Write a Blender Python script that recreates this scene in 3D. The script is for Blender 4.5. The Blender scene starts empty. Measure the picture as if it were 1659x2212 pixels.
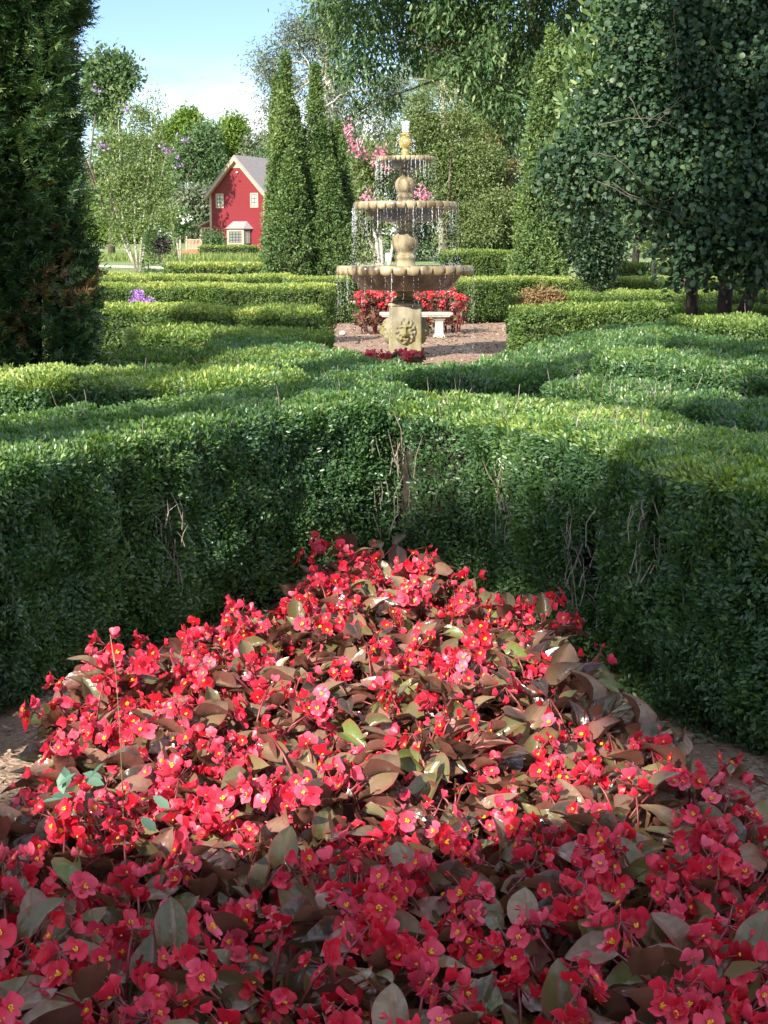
import bpy, math, random
import numpy as np
from mathutils import Vector, Matrix
R = math.radians
rng = np.random.default_rng(11)
random.seed(11)
SC = bpy.context.scene
COL = SC.collection

# ------------------------------------------------------------------ camera
PITCH, FPX, EYE = 10.2, 3110.0, 1.5
cam = bpy.data.cameras.new("camera")
cam.sensor_fit = 'VERTICAL'; cam.sensor_height = 36.0; cam.sensor_width = 27.0
cam.lens = 36.0 * FPX / 2212.0
cam.clip_start = 0.05; cam.clip_end = 3000
camo = bpy.data.objects.new("camera", cam); COL.objects.link(camo)
camo.location = (0, 0, EYE); camo.rotation_euler = (R(90 - PITCH), 0, 0)
SC.camera = camo
# ------------------------------------------------------------------ light
AZ, EL = 30.0, 31.0                       # sun behind the viewer, to the left
SUN = np.array([-math.sin(R(AZ)) * math.cos(R(EL)), -math.cos(R(AZ)) * math.cos(R(EL)), math.sin(R(EL))])
UAX = np.array([math.cos(R(AZ)), -math.sin(R(AZ)), 0.0])
VAX = np.cross(UAX, -SUN) if np.cross(UAX, -SUN)[2] > 0 else np.cross(-SUN, UAX)
sl = bpy.data.lights.new("sun", 'SUN'); sl.energy = 5.0; sl.angle = R(0.55); sl.color = (1.0, 0.93, 0.82)
so = bpy.data.objects.new("sun", sl); COL.objects.link(so)
so.rotation_euler = Vector(SUN).to_track_quat('Z', 'Y').to_euler()
W = bpy.data.worlds.new("World"); SC.world = W; W.use_nodes = True
nt = W.node_tree; bg = nt.nodes["Background"]
sky = nt.nodes.new("ShaderNodeTexSky"); sky.sky_type = 'NISHITA'; sky.sun_disc = False
sky.sun_elevation = R(EL); sky.sun_rotation = R(180 + AZ); sky.air_density = 1.0; sky.dust_density = 0.0; sky.ozone_density = 2.6; sky.altitude = 1500
tc = nt.nodes.new("ShaderNodeTexCoord"); mp = nt.nodes.new("ShaderNodeMapping"); mp.inputs["Scale"].default_value = (5, 5, 22)
mp.inputs["Location"].default_value = (2.1, 0.4, 0.35)
nz = nt.nodes.new("ShaderNodeTexNoise"); nz.inputs["Scale"].default_value = 1.0; nz.inputs["Detail"].default_value = 7; nz.inputs["Roughness"].default_value = 0.55
rp = nt.nodes.new("ShaderNodeValToRGB"); rp.color_ramp.elements[0].position = 0.40; rp.color_ramp.elements[1].position = 0.62
sx = nt.nodes.new("ShaderNodeSeparateXYZ")
mr = nt.nodes.new("ShaderNodeMapRange"); mr.inputs["From Min"].default_value = 0.135; mr.inputs["From Max"].default_value = 0.08
mu = nt.nodes.new("ShaderNodeMath"); mu.operation = 'MULTIPLY'; mu.use_clamp = True
mx = nt.nodes.new("ShaderNodeMix"); mx.data_type = 'RGBA'; mx.inputs["B"].default_value = (8.6, 8.8, 9.2, 1)
L_ = nt.links.new
L_(tc.outputs["Generated"], mp.inputs["Vector"]); L_(mp.outputs["Vector"], nz.inputs["Vector"]); L_(nz.outputs["Fac"], rp.inputs["Fac"])
L_(tc.outputs["Generated"], sx.inputs[0]); L_(sx.outputs["Z"], mr.inputs["Value"])
L_(rp.outputs["Color"], mu.inputs[0]); L_(mr.outputs[0], mu.inputs[1]); L_(mu.outputs[0], mx.inputs["Factor"])
L_(sky.outputs["Color"], mx.inputs["A"]); 
# broken bright cloud added overhead, out of view, to lift the ambient light
mp2 = nt.nodes.new("ShaderNodeMapping"); mp2.inputs["Scale"].default_value = (2.2, 2.2, 3.0)
nz3 = nt.nodes.new("ShaderNodeTexNoise"); nz3.inputs["Scale"].default_value = 1.0; nz3.inputs["Detail"].default_value = 6
rp3 = nt.nodes.new("ShaderNodeValToRGB"); rp3.color_ramp.elements[0].position = 0.46; rp3.color_ramp.elements[1].position = 0.58
mr3 = nt.nodes.new("ShaderNodeMapRange"); mr3.inputs["From Min"].default_value = 0.26; mr3.inputs["From Max"].default_value = 0.42
mu3 = nt.nodes.new("ShaderNodeMath"); mu3.operation = 'MULTIPLY'; mu3.use_clamp = True
mx3 = nt.nodes.new("ShaderNodeMix"); mx3.data_type = 'RGBA'; mx3.inputs["B"].default_value = (11.0, 11.6, 12.8, 1)
L_(tc.outputs["Generated"], mp2.inputs["Vector"]); L_(mp2.outputs["Vector"], nz3.inputs["Vector"]); L_(nz3.outputs["Fac"], rp3.inputs["Fac"]); L_(sx.outputs["Z"], mr3.inputs["Value"])
L_(rp3.outputs["Color"], mu3.inputs[0]); L_(mr3.outputs[0], mu3.inputs[1]); L_(mu3.outputs[0], mx3.inputs["Factor"]); L_(mx.outputs["Result"], mx3.inputs["A"]); L_(mx3.outputs["Result"], bg.inputs["Color"])
bg.inputs["Strength"].default_value = 0.085
SC.view_settings.view_transform = 'Standard'; SC.view_settings.look = 'None'
SC.view_settings.exposure = 1.2; SC.view_settings.gamma = 1.0
SC.render.engine = 'CYCLES'
SC.cycles.max_bounces = 7; SC.cycles.diffuse_bounces = 3; SC.cycles.glossy_bounces = 3; SC.cycles.transmission_bounces = 5
SC.cycles.transparent_max_bounces = 8; SC.cycles.sample_clamp_indirect = 6.0
SC.cycles.use_denoising = True

# ------------------------------------------------------------------ helpers
def nrm(a):
    return a / np.maximum(np.linalg.norm(a, axis=-1, keepdims=True), 1e-9)

def ray(x, y):
    c, s = math.cos(R(PITCH)), math.sin(R(PITCH))
    a, b = (x - 829.5) / FPX, -(y - 1106.0) / FPX
    return np.array([a, c + b * s, b * c - s])

def at(x, y, Y):                    # point on the sight line through photograph pixel (x, y) at distance Y
    d = ray(x, y); return np.array([0, 0, EYE]) + d * (Y / d[1])

def onz(x, y, z):                   # the same on the level z
    d = ray(x, y); return np.array([0, 0, EYE]) + d * ((z - EYE) / d[2])

def ground_z(y):
    y = np.asarray(y, float)
    return np.where(y < 48, 0.0, np.where(y < 117, 0.0157 * (y - 48), np.where(y < 150, 1.083 + .04 * (y - 117), 2.403 + 0.012 * (y - 150))))

_lat = rng.random((32, 32, 32))
def vnoise(P):
    P = np.asarray(P, float); i = np.floor(P).astype(int); f = P - i; f = f * f * (3 - 2 * f)
    r = 0
    for a in (0, 1):
        for b in (0, 1):
            for c in (0, 1):
                w = (f[:, 0] if a else 1 - f[:, 0]) * (f[:, 1] if b else 1 - f[:, 1]) * (f[:, 2] if c else 1 - f[:, 2])
                r = r + w * _lat[(i[:, 0] + a) % 32, (i[:, 1] + b) % 32, (i[:, 2] + c) % 32]
    return r

def inpoly(u, v, poly):
    n = len(poly); r = np.zeros(len(u), bool); j = n - 1
    for i in range(n):
        (xi, yi), (xj, yj) = poly[i], poly[j]
        c = ((yi > v) != (yj > v)) & (u < (xj - xi) * (v - yi) / ((yj - yi) + 1e-12) + xi)
        r ^= c; j = i
    return r

def link(name, me, parent=None, mat=None):
    o = bpy.data.objects.new(name, me); COL.objects.link(o)
    if mat is not None and me is not None and not me.materials: me.materials.append(mat)
    if parent is not None: o.parent = parent
    return o

def thing(name, label, cat, group=None, loc=(0, 0, 0), rz=0.0):
    o = bpy.data.objects.new(name, None); COL.objects.link(o)
    o.location = loc; o.rotation_euler = (0, 0, rz); o.empty_display_size = 0.2
    return tag(o, label, cat, group)

def tag(o, label, cat, group=None):
    o["label"] = label; o["category"] = cat
    if group: o["group"] = group
    return o

def kind(o, k, label=None, cat=None):
    o["kind"] = k
    if label: o["label"] = label
    if cat: o["category"] = cat
    return o

def np_mesh(name, V, F, attrs=None, smooth=False):
    V = np.ascontiguousarray(V, np.float32); F = np.ascontiguousarray(F, np.int32)
    me = bpy.data.meshes.new(name)
    n, k = F.shape
    me.vertices.add(len(V)); me.vertices.foreach_set("co", V.ravel())
    me.loops.add(n * k); me.loops.foreach_set("vertex_index", F.ravel())
    me.polygons.add(n); me.polygons.foreach_set("loop_start", np.arange(0, n * k, k, dtype=np.int32))
    me.polygons.foreach_set("loop_total", np.full(n, k, np.int32))
    if smooth: me.polygons.foreach_set("use_smooth", np.ones(n, bool))
    for a, val in (attrs or {}).items():
        at_ = me.attributes.new(a, 'FLOAT', 'POINT'); at_.data.foreach_set("value", np.ascontiguousarray(val, np.float32))
    me.update(calc_edges=True)
    return me

SHAPES = {   # x across, y along, z up from the blade
    'oval': (np.array([(0, 0, 0), (.36, .28, .10), (.40, .68, .10), (0, 1, 0), (-.40, .68, .10), (-.36, .28, .10)]), np.array([(0, 1, 2, 3), (0, 3, 4, 5)])),
    'lance': (np.array([(0, 0, 0), (.45, .30, .12), (.30, .68, .05), (0, 1, -.12), (-.30, .68, .05), (-.45, .30, .12)]), np.array([(0, 1, 2, 3), (0, 3, 4, 5)])),
    'round': (np.array([(0, 0, 0), (.48, .20, .08), (.46, .72, .08), (0, 1, 0), (-.46, .72, .08), (-.48, .20, .08)]), np.array([(0, 1, 2, 3), (0, 3, 4, 5)])),
    'disc': (np.array([(0, 0, 0), (.30, .08, .05), (.48, .32, .09), (.46, .66, .09), (.26, .92, .04), (0, 1, 0), (-.26, .92, .04), (-.46, .66, .09), (-.48, .32, .09), (-.30, .08, .05)]), np.array([(0, 1, 2, 3), (0, 3, 4, 5), (0, 5, 6, 7), (0, 7, 8, 9)])),
    'diamond': (np.array([(0, 0, 0), (.5, .5, .14), (0, 1, 0), (-.5, .5, .14)]), np.array([(0, 1, 2, 3)])),
    'needle': (np.array([(-.4, 0, 0), (.4, 0, 0), (.3, .8, 0), (-.1, 1, 0)]), np.array([(0, 1, 2, 3)])),
}

def leaves(name, P, D, U, Ln, Wd, shape, mat, parent=None, rnd=None):
    T, F = SHAPES[shape]; N = len(P)
    D = nrm(D); X = nrm(np.cross(D, U)); Z = np.cross(X, D)
    Ln = np.broadcast_to(np.asarray(Ln, float), (N,)); Wd = np.broadcast_to(np.asarray(Wd, float), (N,))
    V = (P[:, None, :] + X[:, None, :] * (T[None, :, 0, None] * Wd[:, None, None]) + D[:, None, :] * (T[None, :, 1, None] * Ln[:, None, None])
         + Z[:, None, :] * (T[None, :, 2, None] * Wd[:, None, None]))
    k = len(T); FF = (F[None] + (np.arange(N) * k)[:, None, None]).reshape(-1, F.shape[1])
    if rnd is None: rnd = rng.random(N)
    me = np_mesh(name, V.reshape(-1, 3), FF, {"rnd": np.repeat(rnd, k)})
    return link(name, me, parent, mat)

class MB:
    def __init__(s): s.v = []; s.f = []
    def add(s, V, F):
        b = len(s.v); s.v += [tuple(map(float, p)) for p in V]; s.f += [tuple(i + b for i in q) for q in F]; return s
    def tube(s, pts, rad, n=6, cap=True):
        pts = [Vector(p) for p in pts]
        if not hasattr(rad, '__len__'): rad = [rad] * len(pts)
        V = []; F = []; ref = Vector((0.3, 0.9, 0.2))
        for i, p in enumerate(pts):
            t = (pts[min(i + 1, len(pts) - 1)] - pts[max(i - 1, 0)]).normalized()
            a = t.cross(ref)
            if a.length < .1: a = t.cross(Vector((1, 0, 0)))
            a.normalize(); b = t.cross(a)
            for k in range(n):
                w = 2 * math.pi * k / n; V.append(p + (a * math.cos(w) + b * math.sin(w)) * rad[i])
        for i in range(len(pts) - 1):
            for k in range(n):
                F.append((i * n + k, i * n + (k + 1) % n, (i + 1) * n + (k + 1) % n, (i + 1) * n + k))
        if cap: F.append(tuple(range(n - 1, -1, -1))); F.append(tuple((len(pts) - 1) * n + k for k in range(n)))
        return s.add(V, F)
    def box(s, x0, x1, y0, y1, z0, z1):
        V = [(x, y, z) for z in (z0, z1) for y in (y0, y1) for x in (x0, x1)]
        return s.add(V, [(0, 2, 3, 1), (4, 5, 7, 6), (0, 1, 5, 4), (2, 6, 7, 3), (0, 4, 6, 2), (1, 3, 7, 5)])
    def prism(s, poly, y0, y1):         # polygon in x,z pushed along y
        n = len(poly); V = [(x, y0, z) for x, z in poly] + [(x, y1, z) for x, z in poly]
        return s.add(V, [tuple(range(n)), tuple(range(2 * n - 1, n - 1, -1))] + [((i + 1) % n, i, n + i, n + (i + 1) % n) for i in range(n)])
    def lathe(s, prof, n=48, mod=None, cap=True):
        V = []; F = []
        for j, (r, z) in enumerate(prof):
            for k in range(n):
                w = 2 * math.pi * k / n; rr, zz = (r, z) if mod is None else mod(j, w, r, z)
                V.append((rr * math.cos(w), rr * math.sin(w), zz))
        for j in range(len(prof) - 1):
            for k in range(n):
                F.append((j * n + k, j * n + (k + 1) % n, (j + 1) * n + (k + 1) % n, (j + 1) * n + k))
        if cap: F.append(tuple(range(n - 1, -1, -1))); F.append(tuple((len(prof) - 1) * n + k for k in range(n)))
        return s.add(V, F)
    def build(s, name, mat, parent=None, smooth=False, bevel=0.0):
        me = bpy.data.meshes.new(name); me.from_pydata(s.v, [], s.f); me.update()
        if smooth: me.polygons.foreach_set("use_smooth", [True] * len(me.polygons))
        o = link(name, me, parent, mat)
        if bevel:
            m = o.modifiers.new("bevel", 'BEVEL'); m.width = bevel; m.segments = 2; m.limit_method = 'ANGLE'
        return o

# ------------------------------------------------------------------ materials
def mat_new(name):
    m = bpy.data.materials.new(name); m.use_nodes = True
    return m, m.node_tree, m.node_tree.nodes["Principled BSDF"], m.node_tree.links.new

def leaf_mat(name, stops, rough=.45, spec=.4, transl=.25, tcol=None, bump=0):
    m, t, b, l = mat_new(name)
    a = t.nodes.new("ShaderNodeAttribute"); a.attribute_name = "rnd"
    r = t.nodes.new("ShaderNodeValToRGB"); e = r.color_ramp.elements
    while len(e) < len(stops): e.new(.5)
    for i, (p, c) in enumerate(stops): e[i].position = p; e[i].color = (*c, 1)
    l(a.outputs["Fac"], r.inputs["Fac"]); l(r.outputs["Color"], b.inputs["Base Color"])
    b.inputs["Roughness"].default_value = rough; b.inputs["Specular IOR Level"].default_value = spec
    if transl > 0:
        tr = t.nodes.new("ShaderNodeBsdfTranslucent"); mixn = t.nodes.new("ShaderNodeMixShader"); mixn.inputs[0].default_value = transl
        mc = t.nodes.new("ShaderNodeMix"); mc.data_type = 'RGBA'; mc.blend_type = 'MULTIPLY'; mc.inputs["Factor"].default_value = 1
        mc.inputs["B"].default_value = (*(tcol or (1.9, 2.0, .8)), 1)
        l(r.outputs["Color"], mc.inputs["A"]); l(mc.outputs["Result"], tr.inputs["Color"])
        l(b.outputs[0], mixn.inputs[1]); l(tr.outputs[0], mixn.inputs[2])
        l(mixn.outputs[0], t.nodes["Material Output"].inputs["Surface"])
    return m

def noise_mat(name, c1, c2, scale=8, rough=.8, bump=.3, detail=6, lo=.35, hi=.65, stretch=(1, 1, 1), c3=None, s3=2.0, spec=.3, dist=.02):
    m, t, b, l = mat_new(name)
    tcn = t.nodes.new("ShaderNodeTexCoord"); mpn = t.nodes.new("ShaderNodeMapping"); mpn.inputs["Scale"].default_value = stretch
    l(tcn.outputs["Object"], mpn.inputs["Vector"])
    n = t.nodes.new("ShaderNodeTexNoise"); n.inputs["Scale"].default_value = scale; n.inputs["Detail"].default_value = detail
    l(mpn.outputs[0], n.inputs["Vector"])
    r = t.nodes.new("ShaderNodeValToRGB"); e = r.color_ramp.elements
    e[0].position = lo; e[0].color = (*c1, 1); e[1].position = hi; e[1].color = (*c2, 1); l(n.outputs["Fac"], r.inputs["Fac"])
    out = r.outputs["Color"]
    if c3 is not None:
        n2 = t.nodes.new("ShaderNodeTexNoise"); n2.inputs["Scale"].default_value = s3; n2.inputs["Detail"].default_value = 5; l(mpn.outputs[0], n2.inputs["Vector"])
        r2 = t.nodes.new("ShaderNodeValToRGB"); r2.color_ramp.elements[0].position = .48; r2.color_ramp.elements[1].position = .66; l(n2.outputs["Fac"], r2.inputs["Fac"])
        mm = t.nodes.new("ShaderNodeMix"); mm.data_type = 'RGBA'; mm.inputs["B"].default_value = (*c3, 1); l(out, mm.inputs["A"]); l(r2.outputs["Color"], mm.inputs["Factor"]); out = mm.outputs["Result"]
    l(out, b.inputs["Base Color"]); b.inputs["Roughness"].default_value = rough; b.inputs["Specular IOR Level"].default_value = spec
    if bump:
        bp = t.nodes.new("ShaderNodeBump"); bp.inputs["Strength"].default_value = bump; bp.inputs["Distance"].default_value = dist
        l(n.outputs["Fac"], bp.inputs["Height"]); l(bp.outputs[0], b.inputs["Normal"])
    return m

def plain(name, c, rough=.5, **k):
    m, t, b, l = mat_new(name); b.inputs["Base Color"].default_value = (*c, 1); b.inputs["Roughness"].default_value = rough
    for a, v in k.items(): b.inputs[a].default_value = v
    return m

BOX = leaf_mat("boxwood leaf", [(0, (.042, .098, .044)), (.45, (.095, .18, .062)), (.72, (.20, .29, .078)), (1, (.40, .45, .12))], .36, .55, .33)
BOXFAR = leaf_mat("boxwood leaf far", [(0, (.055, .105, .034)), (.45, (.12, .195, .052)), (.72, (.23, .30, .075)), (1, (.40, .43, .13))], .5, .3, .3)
SHADEWOOD = noise_mat("inner wood and gap shade", (.010, .009, .007), (.035, .03, .02), 30, .9, .4)  # near-black: shade between leaves put into the wood colour
TWIG = noise_mat("twig bark", (.16, .12, .10), (.34, .28, .25), 40, .8, 0)
BARK = noise_mat("bark", (.05, .04, .03), (.16, .13, .10), 14, .9, .6, stretch=(1, 1, .25))
PALEBARK = noise_mat("pale bark", (.30, .27, .23), (.58, .53, .47), 10, .8, .3, stretch=(1, 1, .3))
DARKBARK = noise_mat("dark bark", (.016, .013, .011), (.06, .05, .042), 14, .9, .6, stretch=(1, 1, .3))
YEW = leaf_mat("yew needle", [(0, (.010, .034, .015)), (.5, (.048, .100, .030)), (.85, (.13, .185, .055)), (.93, (.18, .21, .065)), (1, (.24, .12, .06))], .4, .45, .12)
CONIF = leaf_mat("conifer spray", [(0, (.038, .078, .028)), (.5, (.105, .17, .052)), (.85, (.19, .255, .075)), (1, (.28, .30, .12))], .55, .3, .15)
OAKL = leaf_mat("drooping leaf", [(0, (.024, .058, .022)), (.6, (.065, .125, .042)), (1, (.24, .30, .14))], .6, .25, .2)
OLIVEL = leaf_mat("olive green leaf", [(0, (.065, .11, .036)), (.6, (.155, .21, .075)), (1, (.31, .34, .16))], .55, .3, .25)
LIMEL = leaf_mat("light green leaf", [(0, (.07, .13, .03)), (.6, (.14, .22, .04)), (1, (.25, .32, .06))], .55, .3, .3)
GREYL = leaf_mat("grey green leaf", [(0, (.07, .10, .06)), (.6, (.14, .17, .10)), (1, (.25, .26, .17))], .6, .3, .2, (1.4, 1.5, 1.0))
MIDL = leaf_mat("mid green leaf", [(0, (.045, .09, .04)), (.6, (.10, .165, .07)), (1, (.20, .25, .12))], .55, .3, .25)
TEALL = leaf_mat("round blue green leaf", [(0, (.015, .041, .022)), (.55, (.036, .075, .036)), (.9, (.080, .125, .05)), (1, (.20, .24, .06))], .5, .35, .15, (1.3, 1.9, .8))
SHADEL = leaf_mat("woodland leaf with shade", [(0, (.008, .022, .010)), (.6, (.020, .050, .020)), (1, (.06, .10, .03))], .5, .4, .12)  # shade of the woodland put into a darker leaf colour
MAGL = leaf_mat("pale oblong leaf", [(0, (.05, .10, .035)), (.6, (.11, .18, .06)), (1, (.27, .33, .14))], .4, .5, .3)
TANB = leaf_mat("tan seed plume", [(0, (.22, .20, .08)), (.6, (.40, .32, .16)), (1, (.56, .44, .25))], .8, .1, .25, (1.2, 1.1, .8))
PINKB = leaf_mat("pink blossom", [(0, (.55, .16, .28)), (1, (.78, .36, .46))], .7, .2, .3, (1.1, 1, 1))
LILAC = leaf_mat("lilac blossom", [(0, (.36, .16, .55)), (1, (.62, .38, .78))], .7, .2, .3, (1.1, 1, 1))
WHITEB = leaf_mat("white blossom", [(0, (.70, .72, .66)), (1, (.85, .85, .80))], .7, .2, .2, (1, 1, 1))
PURPL = leaf_mat("purple leaf", [(0, (.012, .008, .014)), (1, (.05, .03, .05))], .5, .4, .1, (1.2, 1, 1))
DEADL = leaf_mat("dead brown leaf", [(0, (.14, .09, .04)), (1, (.34, .23, .11))], .8, .1, .15, (1.1, 1, .8))
GRASS = leaf_mat("grass blade", [(0, (.09, .15, .04)), (.6, (.17, .24, .07)), (1, (.34, .33, .14))], .6, .2, .25)
CHIP = leaf_mat("mulch chip", [(0, (.08, .052, .038)), (.6, (.22, .15, .105)), (1, (.42, .32, .24))], .9, .1, 0)
STONE = noise_mat("weathered cast stone", (.23, .18, .10), (.39, .33, .21), 5, .75, .25, c3=(.085, .062, .03), s3=6, stretch=(1, 1, .35))
WETSTONE = noise_mat("wet stained stone", (.17, .125, .065), (.38, .31, .18), 5, .3, .25, c3=(.07, .05, .03), s3=6, stretch=(1, 1, .3), spec=.5)
SHADEWET = noise_mat("wet underside stone with shade", (.045, .032, .022), (.17, .13, .08), 5, .25, .25, c3=(.03, .024, .018), s3=4, stretch=(1, 1, .3), spec=.5)  # wet algae-dark stone, with underside shade also put into the colour
ALGAE = noise_mat("algae stained stone", (.24, .17, .025), (.42, .33, .10), 9, .35, .25, c3=(.2, .13, .015), s3=14, spec=.5)
PEDST = noise_mat("mossy pedestal stone", (.15, .13, .085), (.30, .27, .19), 6, .8, .3, c3=(.17, .15, .05), s3=4, stretch=(1, 1, .5))
PALEST = noise_mat("pale bench stone", (.33, .30, .25), (.50, .46, .40), 12, .8, .2)

# ------------------------------------------------------------------ where the sun gets through
def uvof(P): P = np.asarray(P); return P @ UAX, P @ VAX
def lit_poly(pixels, z):
    return [tuple(float(q) for q in uvof(onz(x, y, z))) for x, y in pixels]
LIT = [lit_poly([(40, 1760), (300, 1730), (620, 1745), (1000, 1710), (1300, 1700), (1470, 1675), (1400, 1590), (1215, 1490), (1120, 1340), (1060, 1290), (700, 1275), (380, 1250), (160, 1350), (60, 1470)], .40),
       lit_poly([(640, 845), (660, 905), (1020, 925), (1200, 940), (1400, 962), (1450, 925), (1200, 862), (900, 850)], .84),
       lit_poly([(-200, 785), (-200, 838), (200, 848), (440, 836), (640, 800), (640, 785)], .84),
       lit_poly([(180, 840), (200, 930), (330, 960), (440, 900), (440, 838)], .84),
       lit_poly([(480, 735), (500, 765), (690, 772), (720, 745)], .84),
       lit_poly([(1200, 765), (1290, 800), (1500, 788), (1470, 762)], .84),
       lit_poly([(930, 765), (1120, 700), (1300, 684), (1430, 694), (1250, 735), (1080, 785)], .8),
       lit_poly([(1120, 815), (1280, 790), (1480, 800), (1620, 835), (1480, 850), (1250, 838)], .84),
       lit_poly([(1480, 700), (1659, 690), (1700, 730), (1520, 745)], .84),
       lit_poly([(1180, 715), (1250, 740), (1420, 712), (1400, 695)], .84)]
ELL = [(-3.15, 3.30, .16, .18), (-3.28, 2.40, .16, .26), (-2.42, 3.1, .05, .2)]
def sunlit(u, v):
    n1 = (vnoise(np.stack([u * 5 + 7, v * 5 + 3, u * 0], -1)) - .5) * .18; n2 = (vnoise(np.stack([u * 5 + 17, v * 5 + 13, u * 0], -1)) - .5) * .18
    a, b = u + n1, v + n2
    r = np.zeros(len(u), bool)
    for p in LIT: r |= inpoly(a, b, p)
    for cu, cv, ru, rv in ELL: r |= ((a - cu) / ru) ** 2 + ((b - cv) / rv) ** 2 < 1
    dap = vnoise(np.stack([u * 2.6 + 1, v * 2.6 + 5, u * 0 + 3.3], -1)) * .6 + vnoise(np.stack([u * 6, v * 6, u * 0 + 9.3], -1)) * .4
    r |= (dap > np.where((v > 4.75) & (u > -6.5), np.where(u > -4, .64, .60), np.where(v > 2.5, .655, .70))) & ~((u > -5.3) & (v > 3.68) & (v < 4.7))
    return r

def shade_tree(label, uspan, vspan, t0, n, trunk_uv):
    root = thing("shade_tree", label, "tree", "tall trees behind the viewer")
    u = rng.uniform(*uspan, n); v = rng.uniform(*vspan, n)
    edge = vnoise(np.stack([u * .7, v * .7, u * 0 + t0], -1))
    k = np.ones(n, bool)
    for du, dv in ((.15, 0), (-.15, 0), (0, .15), (0, -.15), (0, 0)): k &= ~sunlit(u + du, v + dv)
    k &= (u > uspan[0] + edge * .9) & (u < uspan[1] - edge * .9)
    u, v = u[k], v[k]; t = t0 + rng.normal(0, 1.6, len(u)).clip(-4, 4)
    P = u[:, None] * UAX + v[:, None] * VAX + t[:, None] * SUN
    D = nrm(rng.normal(size=P.shape)); U = nrm(SUN + rng.normal(size=P.shape) * .6)
    leaves("crown", P, D, U, .17, .11, 'diamond', MIDL, root)
    b = trunk_uv[0] * UAX + trunk_uv[1] * VAX + t0 * SUN; m = MB()
    m.tube([(b[0] + .4, b[1] - .3, 0), (b[0] + .1, b[1], b[2] * .5), tuple(b)], [.38, .26, .08], 10)
    for i in range(14):
        j = rng.integers(len(P)); q = np.linspace(0, 1, 9)[:, None]; ln_ = np.concatenate([np.array(b) * [1, 1, .45 + .03 * i] * (1 - q) + (P[j] + b) / 2 * q, (P[j] + b) / 2 * (1 - q) + P[j] * q])
        if sunlit(*uvof(ln_)).any(): continue
        m.tube([(b[0] + .1, b[1], b[2] * (.45 + .03 * i)), tuple((P[j] + b) / 2 + np.array([0, 0, .4])), tuple(P[j])], [.10, .06, .015], 6)
    m.build("trunk", BARK, root, True)
shade_tree("tall leafy tree behind the viewer shading the middle hedges", (-4.6, -.6), (2.1, 6.2), 17, 26000, (-3.75, 6.0))
shade_tree("tallest leafy tree behind the viewer shading the round leaved tree", (-6.3, -2.4), (6.0, 13.2), 20, 40000, (-5.0, 12.0))
shade_tree("leafy tree behind the viewer on the right", (-1.4, 3.4), (2.0, 9.0), 15, 34000, (1.2, 8.0))
shade_tree("low leafy tree behind the viewer shading the front of the bed", (-3.6, 1.4), (.0, 2.3), 9, 22000, (.5, 1.3))
shade_tree("leafy tree behind the viewer shading the tall dark yew", (-8.0, -4.2), (1.9, 5.2), 16, 20000, (-6.0, 4.8))
shade_tree("slim leafy tree beyond the left edge of the picture", (-10.8, -7.4), (6.6, 8.0), 13, 6500, (-9.0, 7.8))

# ------------------------------------------------------------------ ground
def sheet(name, xs, ys, dz, mat, bump=0.0):
    X, Y = np.meshgrid(xs, ys); Z = ground_z(Y) + dz
    if bump: Z = Z + (vnoise(np.stack([X.ravel() * 1.7, Y.ravel() * 1.7, X.ravel() * 0], -1)).reshape(X.shape) - .5) * bump
    nx = len(xs); V = np.stack([X, Y, Z], -1).reshape(-1, 3)
    F = np.array([(j * nx + i, j * nx + i + 1, (j + 1) * nx + i + 1, (j + 1) * nx + i) for j in range(len(ys) - 1) for i in range(nx - 1)])
    return kind(link(name, np_mesh(name, V, F, smooth=True), None, mat), "structure")
MULCH = noise_mat("mulch", (.14, .09, .065), (.50, .35, .25), 60, .95, .8, detail=8, c3=(.26, .17, .12), s3=3.0)
LAWN = noise_mat("lawn turf", (.10, .16, .05), (.20, .27, .09), 30, .9, .5, c3=(.26, .28, .12), s3=.25)
GRAVEL = noise_mat("pale gravel", (.50, .45, .38), (.68, .63, .55), 40, .9, .4)
sheet("ground", np.linspace(-30, 30, 121), np.linspace(-14, 46, 121), 0, MULCH, .03)
sheet("lawn", np.linspace(-400, 400, 41), np.concatenate([np.linspace(45.5, 150, 50), np.linspace(160, 1500, 30)]), .012, LAWN, 0)
kind(link("field", np_mesh("field", np.array([(-400, -300, -.06), (400, -300, -.06), (400, 47, -.06), (-400, 47, -.06)]), np.array([(0, 1, 2, 3)])), None, LAWN), "structure")
def band(name, pts, half, dz, mat):
    V = []; F = []
    for i, (x, y) in enumerate(pts):
        V += [(x, y - half, ground_z(y - half) + dz), (x, y + half, ground_z(y + half) + dz)]
        if i: F.append((2 * i - 2, 2 * i, 2 * i + 1, 2 * i - 1))
    return kind(link(name, np_mesh(name, np.array(V), np.array(F)), None, mat), "structure")
band("driveway", [(-60, 104), (-30, 96), (-18, 91), (-12, 86), (-8, 80), (-4, 74), (2, 68)], 2.2, .03, GRAVEL)

# mulch and leaf litter
N = 9000
P = np.stack([rng.uniform(-2.2, 2.2, N), rng.uniform(1.2, 7.5, N), np.full(N, .012)], -1)
P2 = np.stack([rng.uniform(-3, 5, 6000), rng.uniform(17, 31, 6000), np.full(6000, .012)], -1)
P = np.concatenate([P, P2]); P[:, 2] += rng.random(len(P)) * .015
kind(leaves("leaf_litter", P, rng.normal(size=P.shape) * [1, 1, .25], np.array([0, 0, 1.]) + rng.normal(size=P.shape) * .4, np.concatenate([rng.uniform(.015, .05, N), rng.uniform(.03, .09, 6000)]), np.concatenate([np.full(N, .014), np.full(6000, .03)]), 'diamond', CHIP), "stuff", "brown mulch chips and fallen leaf litter on the ground", "leaf litter")

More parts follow.
